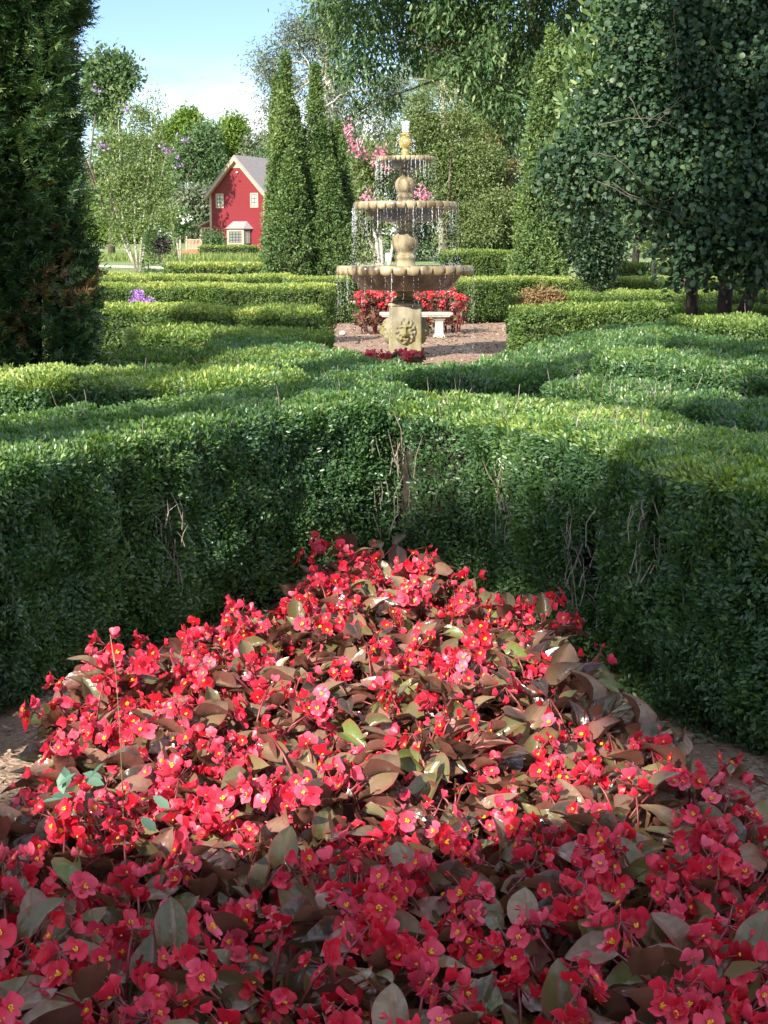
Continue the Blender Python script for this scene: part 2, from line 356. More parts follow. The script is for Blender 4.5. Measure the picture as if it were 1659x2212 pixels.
# ------------------------------------------------------------------ hedges
def seg_d(P2, pts):
    d = np.full(len(P2), 1e9)
    for a, b in zip(pts[:-1], pts[1:]):
        a = np.array(a); b = np.array(b); ab = b - a
        t = ((P2 - a) @ ab / (ab @ ab)).clip(0, 1); d = np.minimum(d, np.linalg.norm(P2 - a - t[:, None] * ab, axis=1))
    return d
def hsdf(P, pts, w, h, r):
    # clipped side walls with softly rounded top edges, drawn in a little at the foot
    foot = .09 * w * np.clip(1 - P[:, 2] / (.45 * h), 0, 1) ** 2
    qx = seg_d(P[:, :2], pts) - w / 2 + r + foot; qz = P[:, 2] - h + r
    return np.hypot(np.maximum(qx, 0), np.maximum(qz, 0)) + np.minimum(np.maximum(qx, qz), 0) - r

def hedge(label, pts, w=.7, h=.84, L=.022, cover=3.2, holes=(), young_sunlit=.0, twigs=60, group="clipped boxwood hedges of the maze", wob=1.0, z0=0.0, mat=None):
    root = thing("boxwood_hedge", label, "hedge", group, (pts[0][0], pts[0][1], z0))
    org = np.array([pts[0][0], pts[0][1], z0]); th = .06 + 1.6 * L; seed = rng.uniform(0, 30, 3)
    dens = cover / (L * L * .45 * .55)
    allP = []
    lens = [math.dist(a, b) for a, b in zip(pts[:-1], pts[1:])]
    for i, (a, b) in enumerate(zip(pts[:-1], pts[1:])):
        a = np.array(a); b = np.array(b); t = (b - a) / lens[i]; nn = np.array([-t[1], t[0]])
        e0 = w / 2 + .1 if i == 0 else 0; e1 = w / 2 + .1
        vol = (lens[i] + e0 + e1) * (w + .3) * (h + .12)
        n = int(vol * dens / th)
        for c in range(0, n, 400000):
            k = min(400000, n - c)
            s = rng.uniform(-e0, lens[i] + e1, k); q = rng.uniform(-w / 2 - .15, w / 2 + .15, k)
            X = np.concatenate([a + s[:, None] * t + q[:, None] * nn, rng.uniform(.015, h + .12, k)[:, None]], 1)
            bul = (vnoise(X * 1.6 + seed) - .5) * .06 * wob + (vnoise(X * 6.5 + seed) - .5) * .05 * wob + (vnoise(X * 17 + seed) - .5) * .04
            d = hsdf(X, pts, w, h, min(.08, w * .3)) - bul
            ok = (d < 0) & (d > -th)
            if i: ok &= seg_d(X[:, :2], pts[:i + 1]) > w / 2 - .12
            allP.append(X[ok])
    P = np.concatenate(allP)
    e = .03; r = min(.08, w * .3)
    n3 = nrm(np.stack([hsdf(P + np.eye(3)[k] * e, pts, w, h, r) - hsdf(P - np.eye(3)[k] * e, pts, w, h, r) for k in range(3)], -1))
    toc = nrm(np.array([0, 0, EYE]) - P); keep = (np.sum(n3 * toc, 1) > -.25) | (rng.random(len(P)) < .3)
    thin = vnoise(P * 3.1 + seed + 4)
    keep &= (rng.random(len(P)) < np.where(thin > .73, .45, 1)) & ((P[:, 2] > .09) | (rng.random(len(P)) < .4))
    for (cx, cy, cz, rr, rz) in holes:
        keep &= ~((np.hypot(P[:, 0] - cx, P[:, 1] - cy) / rr) ** 2 + ((P[:, 2] - cz) / rz) ** 2 < rng.uniform(.5, 1.3, len(P)))
    P, n3 = P[keep], n3[keep]
    up = np.array([0, 0, 1.0])
    cl = nrm(np.stack([vnoise(P * 14 + 3 * k + seed) - .5 for k in range(3)], -1))   # neighbouring leaves share a shoot
    D = nrm(n3 * .55 + up * rng.uniform(0, .7, len(P))[:, None] + cl * .7 + rng.normal(size=P.shape) * .45)
    U = nrm(n3 * .8 + up * .4 + rng.normal(size=P.shape) * .55)
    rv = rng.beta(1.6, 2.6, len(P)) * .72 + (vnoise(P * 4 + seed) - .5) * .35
    rv += np.where(n3[:, 2] > .55, young_sunlit * rng.uniform(.6, 1.5, len(P)), 0)  # paler top leaves: new growth plus sunlight put into the colour
    Ln = L * rng.uniform(.7, 1.25, len(P))
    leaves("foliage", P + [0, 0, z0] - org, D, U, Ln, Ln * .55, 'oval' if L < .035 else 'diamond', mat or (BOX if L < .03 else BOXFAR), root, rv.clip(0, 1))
    # solid dark core: bare wood, with the gap shade put into its colour
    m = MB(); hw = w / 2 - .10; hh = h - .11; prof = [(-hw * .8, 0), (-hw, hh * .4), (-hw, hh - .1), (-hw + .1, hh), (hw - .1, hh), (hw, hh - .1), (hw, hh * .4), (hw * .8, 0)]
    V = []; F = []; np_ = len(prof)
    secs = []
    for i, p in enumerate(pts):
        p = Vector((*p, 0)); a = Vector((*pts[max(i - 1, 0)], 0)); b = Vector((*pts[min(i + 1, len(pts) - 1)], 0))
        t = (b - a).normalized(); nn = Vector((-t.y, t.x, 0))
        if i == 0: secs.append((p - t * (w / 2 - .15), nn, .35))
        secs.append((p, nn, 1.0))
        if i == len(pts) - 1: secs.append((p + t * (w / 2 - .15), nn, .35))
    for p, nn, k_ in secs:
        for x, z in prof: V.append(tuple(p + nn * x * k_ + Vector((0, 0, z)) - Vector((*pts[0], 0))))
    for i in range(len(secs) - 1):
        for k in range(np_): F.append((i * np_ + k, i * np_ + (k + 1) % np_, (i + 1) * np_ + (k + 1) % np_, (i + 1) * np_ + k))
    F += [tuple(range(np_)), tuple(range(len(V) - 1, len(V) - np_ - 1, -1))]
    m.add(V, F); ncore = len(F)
    tw = MB()
    def twig(p, ln, lean):
        p = np.array(p); d = nrm(np.array([rng.normal() * .28, rng.normal() * .28, 1.0]) + lean * .2)
        q = p + d * ln * .55; e2 = q + nrm(d + rng.normal(size=3) * .3) * ln * .45; rr = rng.uniform(.0018, .0034) * (L / .022) ** .5
        tw.tube([p - org, q - org, e2 - org], [rr, rr * .8, rr * .4], 3, False)
    if twigs:
        for j in rng.integers(0, len(P), twigs): twig(P[j] - n3[j] * .02 + [0, 0, z0], rng.uniform(.05, .15), n3[j])
    for (cx, cy, cz, rr, rz) in holes:
        for k in range(int(34 + 120 * rr)):
            a = rng.uniform(0, 6.28); qd = rr * math.sqrt(rng.random()) * .9
            aw = nrm(np.array([cx, cy, 0.])); base = np.array([cx + qd * math.cos(a) * 1.5, cy + qd * math.sin(a) * 1.5, cz - rz * rng.uniform(-.5, 1.2)]) + aw * rng.uniform(.0, .07)
            twig(base, rz * rng.uniform(.25, .75), np.array([0, 0, 1.]))
    m.add(tw.v, tw.f); bo = m.build("branches", SHADEWOOD, root); bo.data.materials.append(TWIG)
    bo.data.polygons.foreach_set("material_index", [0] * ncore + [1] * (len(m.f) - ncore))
    return root

Y_ = .16
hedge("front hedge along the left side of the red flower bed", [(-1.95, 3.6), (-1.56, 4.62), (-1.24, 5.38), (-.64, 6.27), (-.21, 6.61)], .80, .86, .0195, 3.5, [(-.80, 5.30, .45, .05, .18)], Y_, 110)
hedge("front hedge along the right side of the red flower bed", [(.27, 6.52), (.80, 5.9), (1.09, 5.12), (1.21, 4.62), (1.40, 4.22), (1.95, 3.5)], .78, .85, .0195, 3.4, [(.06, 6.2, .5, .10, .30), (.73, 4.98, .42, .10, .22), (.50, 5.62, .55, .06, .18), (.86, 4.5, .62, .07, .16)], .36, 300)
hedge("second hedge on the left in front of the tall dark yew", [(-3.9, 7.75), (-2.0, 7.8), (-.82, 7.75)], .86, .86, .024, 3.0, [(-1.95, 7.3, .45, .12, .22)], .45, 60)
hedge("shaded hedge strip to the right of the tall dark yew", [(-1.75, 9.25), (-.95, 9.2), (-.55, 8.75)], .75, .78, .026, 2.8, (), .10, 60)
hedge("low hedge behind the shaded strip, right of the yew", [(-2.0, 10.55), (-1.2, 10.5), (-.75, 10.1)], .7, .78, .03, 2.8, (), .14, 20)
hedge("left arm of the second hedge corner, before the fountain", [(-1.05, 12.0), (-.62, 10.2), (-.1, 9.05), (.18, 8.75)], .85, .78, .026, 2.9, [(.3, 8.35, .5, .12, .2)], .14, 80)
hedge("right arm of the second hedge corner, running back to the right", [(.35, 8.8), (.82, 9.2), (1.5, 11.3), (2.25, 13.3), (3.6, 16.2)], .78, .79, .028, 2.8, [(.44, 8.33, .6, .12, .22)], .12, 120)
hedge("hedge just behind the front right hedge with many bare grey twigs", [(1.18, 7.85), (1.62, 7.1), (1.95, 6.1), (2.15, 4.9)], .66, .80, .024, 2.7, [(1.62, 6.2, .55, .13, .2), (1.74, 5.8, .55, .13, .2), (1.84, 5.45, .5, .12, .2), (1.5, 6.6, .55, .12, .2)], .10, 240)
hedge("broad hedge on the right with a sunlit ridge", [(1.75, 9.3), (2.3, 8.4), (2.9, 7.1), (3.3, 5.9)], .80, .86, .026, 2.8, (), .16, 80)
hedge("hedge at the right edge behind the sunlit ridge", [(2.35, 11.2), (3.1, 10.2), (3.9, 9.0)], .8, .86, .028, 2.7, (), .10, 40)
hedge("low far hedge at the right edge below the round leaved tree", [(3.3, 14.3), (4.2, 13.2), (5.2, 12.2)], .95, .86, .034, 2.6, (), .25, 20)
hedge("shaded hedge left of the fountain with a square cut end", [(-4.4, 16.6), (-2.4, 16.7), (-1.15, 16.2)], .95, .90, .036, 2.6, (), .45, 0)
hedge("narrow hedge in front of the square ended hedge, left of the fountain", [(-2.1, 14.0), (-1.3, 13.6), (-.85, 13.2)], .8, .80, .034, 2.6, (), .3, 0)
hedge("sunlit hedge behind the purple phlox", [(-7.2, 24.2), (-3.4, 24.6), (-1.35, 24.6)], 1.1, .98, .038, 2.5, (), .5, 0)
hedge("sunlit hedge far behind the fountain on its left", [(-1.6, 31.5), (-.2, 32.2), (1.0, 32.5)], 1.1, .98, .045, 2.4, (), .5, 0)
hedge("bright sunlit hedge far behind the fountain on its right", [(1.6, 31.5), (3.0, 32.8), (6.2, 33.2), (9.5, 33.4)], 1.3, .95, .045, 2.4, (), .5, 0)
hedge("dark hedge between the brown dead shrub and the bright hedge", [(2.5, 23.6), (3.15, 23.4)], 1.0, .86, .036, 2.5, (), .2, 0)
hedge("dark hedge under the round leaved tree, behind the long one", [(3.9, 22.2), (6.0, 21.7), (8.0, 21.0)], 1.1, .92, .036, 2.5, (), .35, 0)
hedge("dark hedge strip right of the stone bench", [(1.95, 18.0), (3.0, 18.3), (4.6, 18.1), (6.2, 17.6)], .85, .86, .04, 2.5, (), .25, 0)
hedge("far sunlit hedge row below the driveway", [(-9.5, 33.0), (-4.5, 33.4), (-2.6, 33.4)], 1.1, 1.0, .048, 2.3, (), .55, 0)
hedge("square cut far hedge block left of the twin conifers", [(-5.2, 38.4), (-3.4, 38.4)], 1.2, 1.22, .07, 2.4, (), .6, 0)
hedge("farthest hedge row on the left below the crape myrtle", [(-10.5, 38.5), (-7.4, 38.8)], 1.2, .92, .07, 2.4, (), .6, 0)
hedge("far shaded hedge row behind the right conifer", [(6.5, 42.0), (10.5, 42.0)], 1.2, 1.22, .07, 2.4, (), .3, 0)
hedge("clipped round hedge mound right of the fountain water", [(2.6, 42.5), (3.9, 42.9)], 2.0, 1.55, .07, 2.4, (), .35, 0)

# ------------------------------------------------------------------ begonias
def petal_mat(name, c1, c2):
    m, t, b, l = mat_new(name)
    oi = t.nodes.new("ShaderNodeObjectInfo"); r = t.nodes.new("ShaderNodeValToRGB")
    r.color_ramp.elements[0].color = (.42, .006, .02, 1); r.color_ramp.elements[1].color = (.90, .15, .23, 1)
    for p_, c_ in ((.18, c1), (.8, c2)): e_ = r.color_ramp.elements.new(p_); e_.color = (*c_, 1)
    l(oi.outputs["Random"], r.inputs["Fac"])
    w = t.nodes.new("ShaderNodeAttribute"); w.attribute_name = "vein"
    mm = t.nodes.new("ShaderNodeMix"); mm.data_type = 'RGBA'; mm.blend_type = 'MULTIPLY'; mm.inputs["B"].default_value = (.72, .55, .6, 1)
    l(w.outputs["Fac"], mm.inputs["Factor"]); l(r.outputs["Color"], mm.inputs["A"]); l(mm.outputs["Result"], b.inputs["Base Color"])
    b.inputs["Roughness"].default_value = .42; b.inputs["Specular IOR Level"].default_value = .5
    b.inputs["Sheen Weight"].default_value = .08; b.inputs["Sheen Tint"].default_value = (1, .75, .85, 1)
    tr = t.nodes.new("ShaderNodeBsdfTranslucent"); ms = t.nodes.new("ShaderNodeMixShader"); ms.inputs[0].default_value = .28
    l(mm.outputs["Result"], tr.inputs["Color"]); l(b.outputs[0], ms.inputs[1]); l(tr.outputs[0], ms.inputs[2]); l(ms.outputs[0], t.nodes["Material Output"].inputs["Surface"])
    return m
PETAL = petal_mat("begonia petal", (.76, .012, .035), (.86, .06, .125))
def bleaf_mat():
    m, t, b, l = mat_new("bronze begonia leaf")
    a = t.nodes.new("ShaderNodeAttribute"); a.attribute_name = "rnd"; e = t.nodes.new("ShaderNodeAttribute"); e.attribute_name = "edge"
    r = t.nodes.new("ShaderNodeValToRGB"); el = r.color_ramp.elements; el.new(.5); el.new(.8); el.new(.9)
    for i, (p, c) in enumerate([(0, (.022, .011, .013)), (.25, (.045, .042, .020)), (.55, (.135, .130, .052)), (.8, (.25, .125, .095)), (1, (.12, .19, .04))]): el[i].position = p; el[i].color = (*c, 1)
    l(a.outputs["Fac"], r.inputs["Fac"])
    m1 = t.nodes.new("ShaderNodeMix"); m1.data_type = 'RGBA'; m1.inputs["B"].default_value = (.26, .05, .05, 1); l(r.outputs["Color"], m1.inputs["A"])
    pw = t.nodes.new("ShaderNodeValToRGB"); pe = pw.color_ramp.elements; pe[0].color = (.75, .75, .75, 1); pe[1].color = (.6, .6, .6, 1)
    for p_, c_ in ((.10, .0), (.8, .08)): q_ = pe.new(p_); q_.color = (c_, c_, c_, 1)
    l(e.outputs["Fac"], pw.inputs["Fac"]); l(pw.outputs["Color"], m1.inputs["Factor"])
    g = t.nodes.new("ShaderNodeNewGeometry"); m2 = t.nodes.new("ShaderNodeMix"); m2.data_type = 'RGBA'; m2.inputs["B"].default_value = (.15, .06, .045, 1)
    l(m1.outputs["Result"], m2.inputs["A"]); l(g.outputs["Backfacing"], m2.inputs["Factor"]); l(m2.outputs["Result"], b.inputs["Base Color"])
    b.inputs["Roughness"].default_value = .27; b.inputs["Specular IOR Level"].default_value = .55
    n = t.nodes.new("ShaderNodeTexNoise"); n.inputs["Scale"].default_value = 45; bp = t.nodes.new("ShaderNodeBump"); bp.inputs["Strength"].default_value = .55; bp.inputs["Distance"].default_value = .006
    tcn = t.nodes.new("ShaderNodeTexCoord"); l(tcn.outputs["Object"], n.inputs["Vector"]); l(n.outputs["Fac"], bp.inputs["Height"]); l(bp.outputs[0], b.inputs["Normal"])
    tr = t.nodes.new("ShaderNodeBsdfTranslucent"); tr.inputs["Color"].default_value = (.34, .16, .06, 1); ms = t.nodes.new("ShaderNodeMixShader"); ms.inputs[0].default_value = .15
    l(b.outputs[0], ms.inputs[1]); l(tr.outputs[0], ms.inputs[2]); l(ms.outputs[0], t.nodes["Material Output"].inputs["Surface"])
    return m
BLEAF = bleaf_mat()
BSTEM = plain("red begonia stem", (.22, .045, .045), .4)
STAM = plain("yellow stamen", (.85, .48, .03), .6)

def petal(ang, ln, wd, lift, cup, nu=6, nv=7, twist=0):
    V = []; A = []
    for j in range(nv + 1):
        v = (1 - math.cos(math.pi * j / nv)) / 2; w = math.sqrt(max(0, 1 - (2 * (.07 + .93 * v) - 1) ** 2)) * (.82 + .25 * v)
        for i in range(nu + 1):
            s = -1 + 2 * i / nu
            y = .003 + ln * v; x = s * w * wd / 2
            z = math.sin(lift) * y + cup * (s * s * w * wd * .5) - cup * .35 * ln * v * v + .0012 * math.sin(5 * s + 7 * v + ang * 3)
            y *= math.cos(lift); x += twist * z
            V.append((x * math.cos(ang) - y * math.sin(ang), x * math.sin(ang) + y * math.cos(ang), z)); A.append(.5 * (1 - v) + .35 * (math.cos(s * 11) > .6) * (1 - v))
    F = [(j * (nu + 1) + i, j * (nu + 1) + i + 1, (j + 1) * (nu + 1) + i + 1, (j + 1) * (nu + 1) + i) for j in range(nv) for i in range(nu)]
    return V, F, A
def flower_mesh(k):
    V = []; F = []; A = []
    def put(p):
        b = len(V); V.extend(p[0]); F.extend([tuple(q + b for q in f) for f in p[1]]); A.extend(p[2])
    j = lambda s=.1: random.uniform(-s, s)
    if k < 3:       # open, two broad petals and two narrow ones
        o = [.25, .5, .05][k]
        put(petal(0 + j(), .025, .040, o + j(.25), .3)); put(petal(math.pi + j(), .024, .038, o + j(.25), .3))
        put(petal(math.pi / 2 + j(), .021, .014, .35 + j(.2), .2, 2, 4)); put(petal(-math.pi / 2 + j(), .021, .014, .35 + j(.2), .2, 2, 4))
    elif k == 3:    # half shut, two big petals like a clam
        put(petal(0, .026, .036, 1.0, .45)); put(petal(math.pi, .025, .035, .75, .45)); put(petal(1.6, .018, .012, .9, .2, 2, 4)); put(petal(-1.6, .018, .012, .9, .2, 2, 4))
    elif k == 4:    # five petals
        for i in range(5): put(petal(i * 1.257 + j(), .022, .022, .4 + j(.15), .3))
    else:           # bud
        put(petal(0, .015, .017, 1.25, .9)); put(petal(math.pi, .015, .017, 1.25, .9))
    V = np.array(V)
    return np_mesh("flower", V, np.array(F), {"vein": np.array(A)}, True)
FLM = [flower_mesh(k) for k in range(6)]
for f in FLM: f.materials.append(PETAL)
def stamen_mesh():
    m = MB()
    for i in range(16):
        a = random.uniform(0, 6.28); r = .0045 * math.sqrt(random.random()); h = .006 + .004 * random.random(); x, y = r * math.cos(a), r * math.sin(a)
        m.tube([(x * .4, y * .4, 0), (x, y, h * .6), (x * 1.3, y * 1.3, h)], [.0007, .0009, .0014], 4)
    me = bpy.data.meshes.new("stamen"); me.from_pydata(m.v, [], m.f); me.materials.append(STAM); return me
STM = stamen_mesh()

def begonia_leaf(ln, wd, rnd_, seed):
    rs = random.Random(seed); nu, nv = 6, 7; V = []; E = []
    fold = rs.uniform(.2, .85); bend = rs.uniform(.1, .6); asym = rs.choice([1.3, .77]); ph = rs.uniform(0, 6)
    for j in range(nv + 1):
        v = j / nv; w = (math.sin(math.pi * (.10 + .90 * v) ** .82) ** .75) if v < 1 else 0.02
        for i in range(nu + 1):
            s = -1 + 2 * i / nu; a = abs(s); side = asym if s > 0 else 1 / asym
            x = s * w * wd / 2 * side; y = ln * (v - .20 * a ** 1.5 * (1 - v) ** 2)
            z = a ** 1.5 * w * wd / 2 * fold * 1.25 + .03 * wd * math.cos(a * 9 - v * 14) * a * (1 - v) - bend * ln * v * v + .05 * wd * a * math.sin(9 * v + ph + s) + .02 * wd * math.sin(16 * v + 3 * s) * a
            x *= math.cos(fold * .6)
            V.append((x, y, z)); E.append(a if v < 1 else 1)
    F = [(j * (nu + 1) + i, j * (nu + 1) + i + 1, (j + 1) * (nu + 1) + i + 1, (j + 1) * (nu + 1) + i) for j in range(nv) for i in range(nu)]
    return np.array(V), np.array(F), np.array(E), rnd_

def begonia_proto(seed, nleaf, nclus, showy, tall=1.0):
    rs = random.Random(seed); root = thing("begonia_plant", "begonia", "begonia plant", "red begonias in the front bed")
    VV = []; FF = []; EE = []; RR = []; n = 0; st = MB(); nodes = []
    for s in range(5):
        a = s * 1.257 + rs.uniform(-.4, .4); r = rs.uniform(.03, .09); top = Vector((r * math.cos(a), r * math.sin(a), rs.uniform(.20, .29) * tall))
        mid = Vector((top.x * .5, top.y * .5, top.z * .55)); st.tube([(0.02 * math.cos(a), .02 * math.sin(a), 0), mid, top], [.007, .006, .004], 6); nodes.append((top, mid))
    for i in range(nleaf):
        top, mid = nodes[i % 5]; h = rs.random() ** (.6 if tall == 1 else 1.0)
        p = mid.lerp(top, h) if tall == 1 or h > .5 else Vector((0, 0, .05)).lerp(mid, h * 2); a = math.atan2(p.y, p.x) + rs.uniform(-1.5, 1.5); rad = rs.uniform(.02, .12) * (1.3 - .5 * h); el = rs.uniform(.1, .9)
        tip = p + Vector((math.cos(a) * rad, math.sin(a) * rad, .02 + rad * math.tan(el) * .6))
        st.tube([p, p.lerp(tip, .5) + Vector((0, 0, .008)), tip], [.003, .0026, .002], 5)
        ln = rs.uniform(.045, .092); V, F, E, rv = begonia_leaf(ln, ln * rs.uniform(.72, .9), rs.random(), rs.random())
        elev = rs.uniform(-.2, 1.25); yaw = a + rs.uniform(-.7, .7) - math.pi / 2; roll = rs.uniform(-.9, .9)
        M = Matrix.Translation(tip) @ Matrix.Rotation(yaw, 4, 'Z') @ Matrix.Rotation(elev, 4, 'X') @ Matrix.Rotation(roll, 4, 'Y')
        M = np.array(M); V = V @ M[:3, :3].T + M[:3, 3]
        VV.append(V); FF.append(F + n); EE.append(E); RR.append(np.full(len(V), rv)); n += len(V)
    me = np_mesh("foliage", np.concatenate(VV), np.concatenate(FF), {"rnd": np.concatenate(RR), "edge": np.concatenate(EE)}, True)
    link("foliage", me, root, BLEAF)
    for c in range(nclus):
        top, mid = nodes[c % 5]; a = rs.uniform(0, 6.28) if c >= 5 else math.atan2(top.y, top.x) + rs.uniform(-.6, .6)
        hub = (top if tall == 1 else mid.lerp(top, rs.random() ** .5)) + Vector((math.cos(a) * rs.uniform(.02, .10), math.sin(a) * rs.uniform(.02, .10), rs.uniform(.055, .125)))
        st.tube([top, top.lerp(hub, .5) + Vector((0, 0, .015)), hub], [.003, .0026, .002], 5)
        for f in range(rs.randint(6, 9) if showy else rs.randint(3, 5)):
            b = rs.uniform(0, 6.28); q = hub + Vector((math.cos(b) * rs.uniform(.010, .040), math.sin(b) * rs.uniform(.010, .040), rs.uniform(-.035, .025)))
            st.tube([hub, q], [.0014, .001], 4)
            kf = rs.choices(range(6), [3, 3, 2, 7, 2, 5])[0]
            fo = bpy.data.objects.new("flower", FLM[kf]); COL.objects.link(fo); fo.parent = root; fo.location = q
            out = Vector((q.x - hub.x * .6, q.y - hub.y * .6, 0)); out = (out.normalized() if out.length > 1e-4 else Vector((1, 0, 0))) + Vector((rs.uniform(-.5, .5), rs.uniform(-.5, .5), rs.uniform(.1, 1.0)))
            qt = out.to_track_quat('Z', 'Y') @ Matrix.Rotation(rs.uniform(0, 6.28), 4, 'Z').to_quaternion()
            fo.rotation_euler = qt.to_euler(); sc = rs.uniform(.60, 1.02); fo.scale = (sc,) * 3
            if kf in (0, 1, 2, 4):
                so_ = bpy.data.objects.new("stamen", STM); COL.objects.link(so_); so_.parent = fo
    st.build("stem", BSTEM, root, True)
    return root
def copy_tree(o, parent=None):
    c = o.copy(); COL.objects.link(c)
    if parent is not None: c.parent = parent
    for ch in list(KIDS[o.name]): copy_tree(ch, c)
    return c
PROTO = [begonia_proto(s, nl, nc, sh) for s, nl, nc, sh in ((1, 40, 5, True), (2, 42, 4, True), (3, 46, 3, False), (4, 38, 6, True), (5, 48, 2, False), (6, 36, 5, True))]
TALL = len(PROTO); PROTO += [begonia_proto(21, 62, 15, True, 1.9), begonia_proto(22, 60, 15, True, 1.8)]
KIDS = {}
for o in bpy.data.objects: KIDS.setdefault(o.name, [])
for o in bpy.data.objects:
    if o.parent is not None: KIDS[o.parent.name].append(o)
BED = [(-.80, 1.35), (-.80, 3.1), (-.86, 3.7), (-.62, 4.35), (-.38, 4.9), (-.08, 5.45), (.10, 5.45), (.26, 5.2), (.54, 4.75), (.48, 4.2), (.52, 3.55), (.72, 3.2), (.84, 2.75), (.78, 2.3), (.80, 1.35)]
used = set()
def place_begonia(k, x, y, s, label, group, z=0.0):
    o = PROTO[k] if k not in used else copy_tree(PROTO[k]); used.add(k)
    o.location = (x, y, z); o.rotation_euler = (random.uniform(-.08, .08), random.uniform(-.08, .08), random.uniform(0, 6.28)); o.scale = (s, s, s * random.uniform(.92, 1.1))
    o["label"] = label; o["group"] = group; o["category"] = "begonia plant"
    return o
cells = []
sp = .172; row = 0; y = 1.42
while y < 5.6:
    x = -1.0 + (sp / 2 if row % 2 else 0)
    while x < 1.0:
        px, py = x + random.uniform(-.035, .035), y + random.uniform(-.035, .035)
        if inpoly(np.array([px]), np.array([py]), BED)[0]: cells.append((px, py))
        x += sp
    y += sp * .87; row += 1
cells.append((-.03, 5.55))
def bed_label(x, y):
    col = "left edge" if x < -.55 else "left half" if x < -.15 else "middle" if x < .2 else "right half" if x < .5 else "right edge"
    if y > 5.42: return "begonia plant at the far pointed tip of the red bed, against the hedge corner"
    if y > 4.6: return f"dark leaved begonia near the far tip of the red bed, {col}"
    if y > 3.7: return f"sunlit bronze begonia in the upper part of the sunny band, {col} of the bed"
    if y > 3.0: return f"sunlit red begonia in the lower part of the sunny band, {col} of the bed"
    if y > 2.4: return f"begonia just below the sunny band, in shade, {col} of the bed"
    return f"large shaded pink red begonia at the bottom of the picture, {col}"
for i, (x, y) in enumerate(cells):
    leafy = -.35 < x < .6 and 3.0 < y < 4.7
    k = random.choices(range(6), [.5, 1.3, 3, .4, 3.2, .5] if leafy else [3, 2.2, .5, 4, .3, 3.5] if x < -.2 else [3, 2, .5, 4, .3, 3.5] if y < 3.0 else [2.6, 2.6, 1.5, 2.6, 1.1, 2.6])[0]
    place_begonia(k, x, y, random.uniform(.84, 1.06) * (1.3 if y > 5.4 else 1), bed_label(x, y), "red begonias in the front bed")
for i in range(16):     # by the bench
    b = i // 8; c = (i % 8)
    px = [790, 812, 835, 862, 900, 925, 955, 982][c]; p = at(px + random.uniform(-8, 8), 700, 27.3 + .55 * b)
    side = "left of" if px < 850 else "behind" if px < 940 else "right of"
    place_begonia(TALL + i % 2, p[0], p[1], random.uniform(1.15, 1.4), f"tall red begonia {side} the stone bench, " + ("back row" if b else "front row"), "red begonias around the stone bench")
for i, (px, py) in enumerate([(742, 768), (768, 762), (790, 766), (812, 770), (835, 775), (858, 778), (870, 800), (884, 790)]):
    p = at(px, py, 15.6 - .22 * (i % 3)); place_begonia(random.choice([0, 3, 5]), p[0], p[1], 1.2, "shaded red begonia at the foot of the fountain, " + ("left" if px < 800 else "in front of the pedestal"), "red begonias at the fountain foot")

# ------------------------------------------------------------------ fountain
FX, FY = float(at(875, 700, 21)[0]), 21.0
fo = thing("fountain", "three tiered stone fountain with scalloped bowls and running water", "fountain", None, (FX, FY, 0))
m = MB(); m.box(-.233, .233, -.233, .233, 0, .745); m.build("pedestal", PEDST, fo, bevel=.012); ped = [o for o in bpy.data.objects if o.name.startswith("pedestal")][-1]
m = MB(); m.lathe([(.345, .747), (.35, .765), (.345, .79), (.31, .80), (.22, .83), (.175, .845)], 4, lambda j, w, r, z: (r, z)); c_ = m.build("pedestal_cap", WETSTONE, fo, bevel=.006); c_.rotation_euler = (0, 0, R(45)); c_.scale = (.99, .99, 1)
def lion():
    nx, nz_ = 72, 86; hw, hh = .158, .195; V = []
    g = lambda x, z, cx, cz, sx_, sz: math.exp(-((x - cx) / sx_) ** 2 - ((z - cz) / sz) ** 2)
    for j in range(nz_):
        for i in range(nx):
            x = -1 + 2 * i / (nx - 1); z = -1 + 2 * j / (nz_ - 1); r = math.hypot(x, z)
            a = math.atan2(x, z)
            h = 0
            if r < 1:
                h = .055 * (1 - r ** 4) ** .5
                mane = 1 / (1 + math.exp(-(math.hypot(x * 1.05, (z - .0) * .9) - .56) * 16))
                h += mane * .020 * (math.sin(a * 13 + 5 * r) * .6 + math.sin(a * 7 - 9 * r)) * min(1, (1 - r) * 5)
                h += .030 * g(x, z, 0, .0, .55, .62)
                h += .022 * (g(x, z, .24, .36, .22, .10) + g(x, z, -.24, .36, .22, .10))      # brows
                h -= .030 * (g(x, z, .24, .20, .13, .09) + g(x, z, -.24, .20, .13, .09))      # eye sockets
                h += .014 * (g(x, z, .24, .19, .07, .05) + g(x, z, -.24, .19, .07, .05))
                h += .040 * g(x, z, 0, .08, .13, .36) + .022 * g(x, z, 0, -.12, .2, .10)      # nose
                h += .030 * (g(x, z, .15, -.27, .17, .13) + g(x, z, -.15, -.27, .17, .13))    # muzzle
                h -= .050 * g(x, z, 0, -.45, .24, .055) ; h -= .012 * g(x, z, 0, -.27, .03, .1)
                h += .026 * g(x, z, 0, -.58, .2, .10)
                h += .02 * (g(x, z, .55, .5, .15, .15) + g(x, z, -.55, .5, .15, .15))
            e = min(1, max(0, (1.02 - r) * 14))
            V.append((x * hw, -h * e * 1.0, z * hh))
    F = [(j * nx + i, j * nx + i + 1, (j + 1) * nx + i + 1, (j + 1) * nx + i) for j in range(nz_ - 1) for i in range(nx - 1)
         if math.hypot(-1 + 2 * (i + .5) / (nx - 1), -1 + 2 * (j + .5) / (nz_ - 1)) < 1.03]
    me = np_mesh("lion_head", np.array(V), np.array(F), None, True); me.materials.append(PEDST); return me
LM = lion()
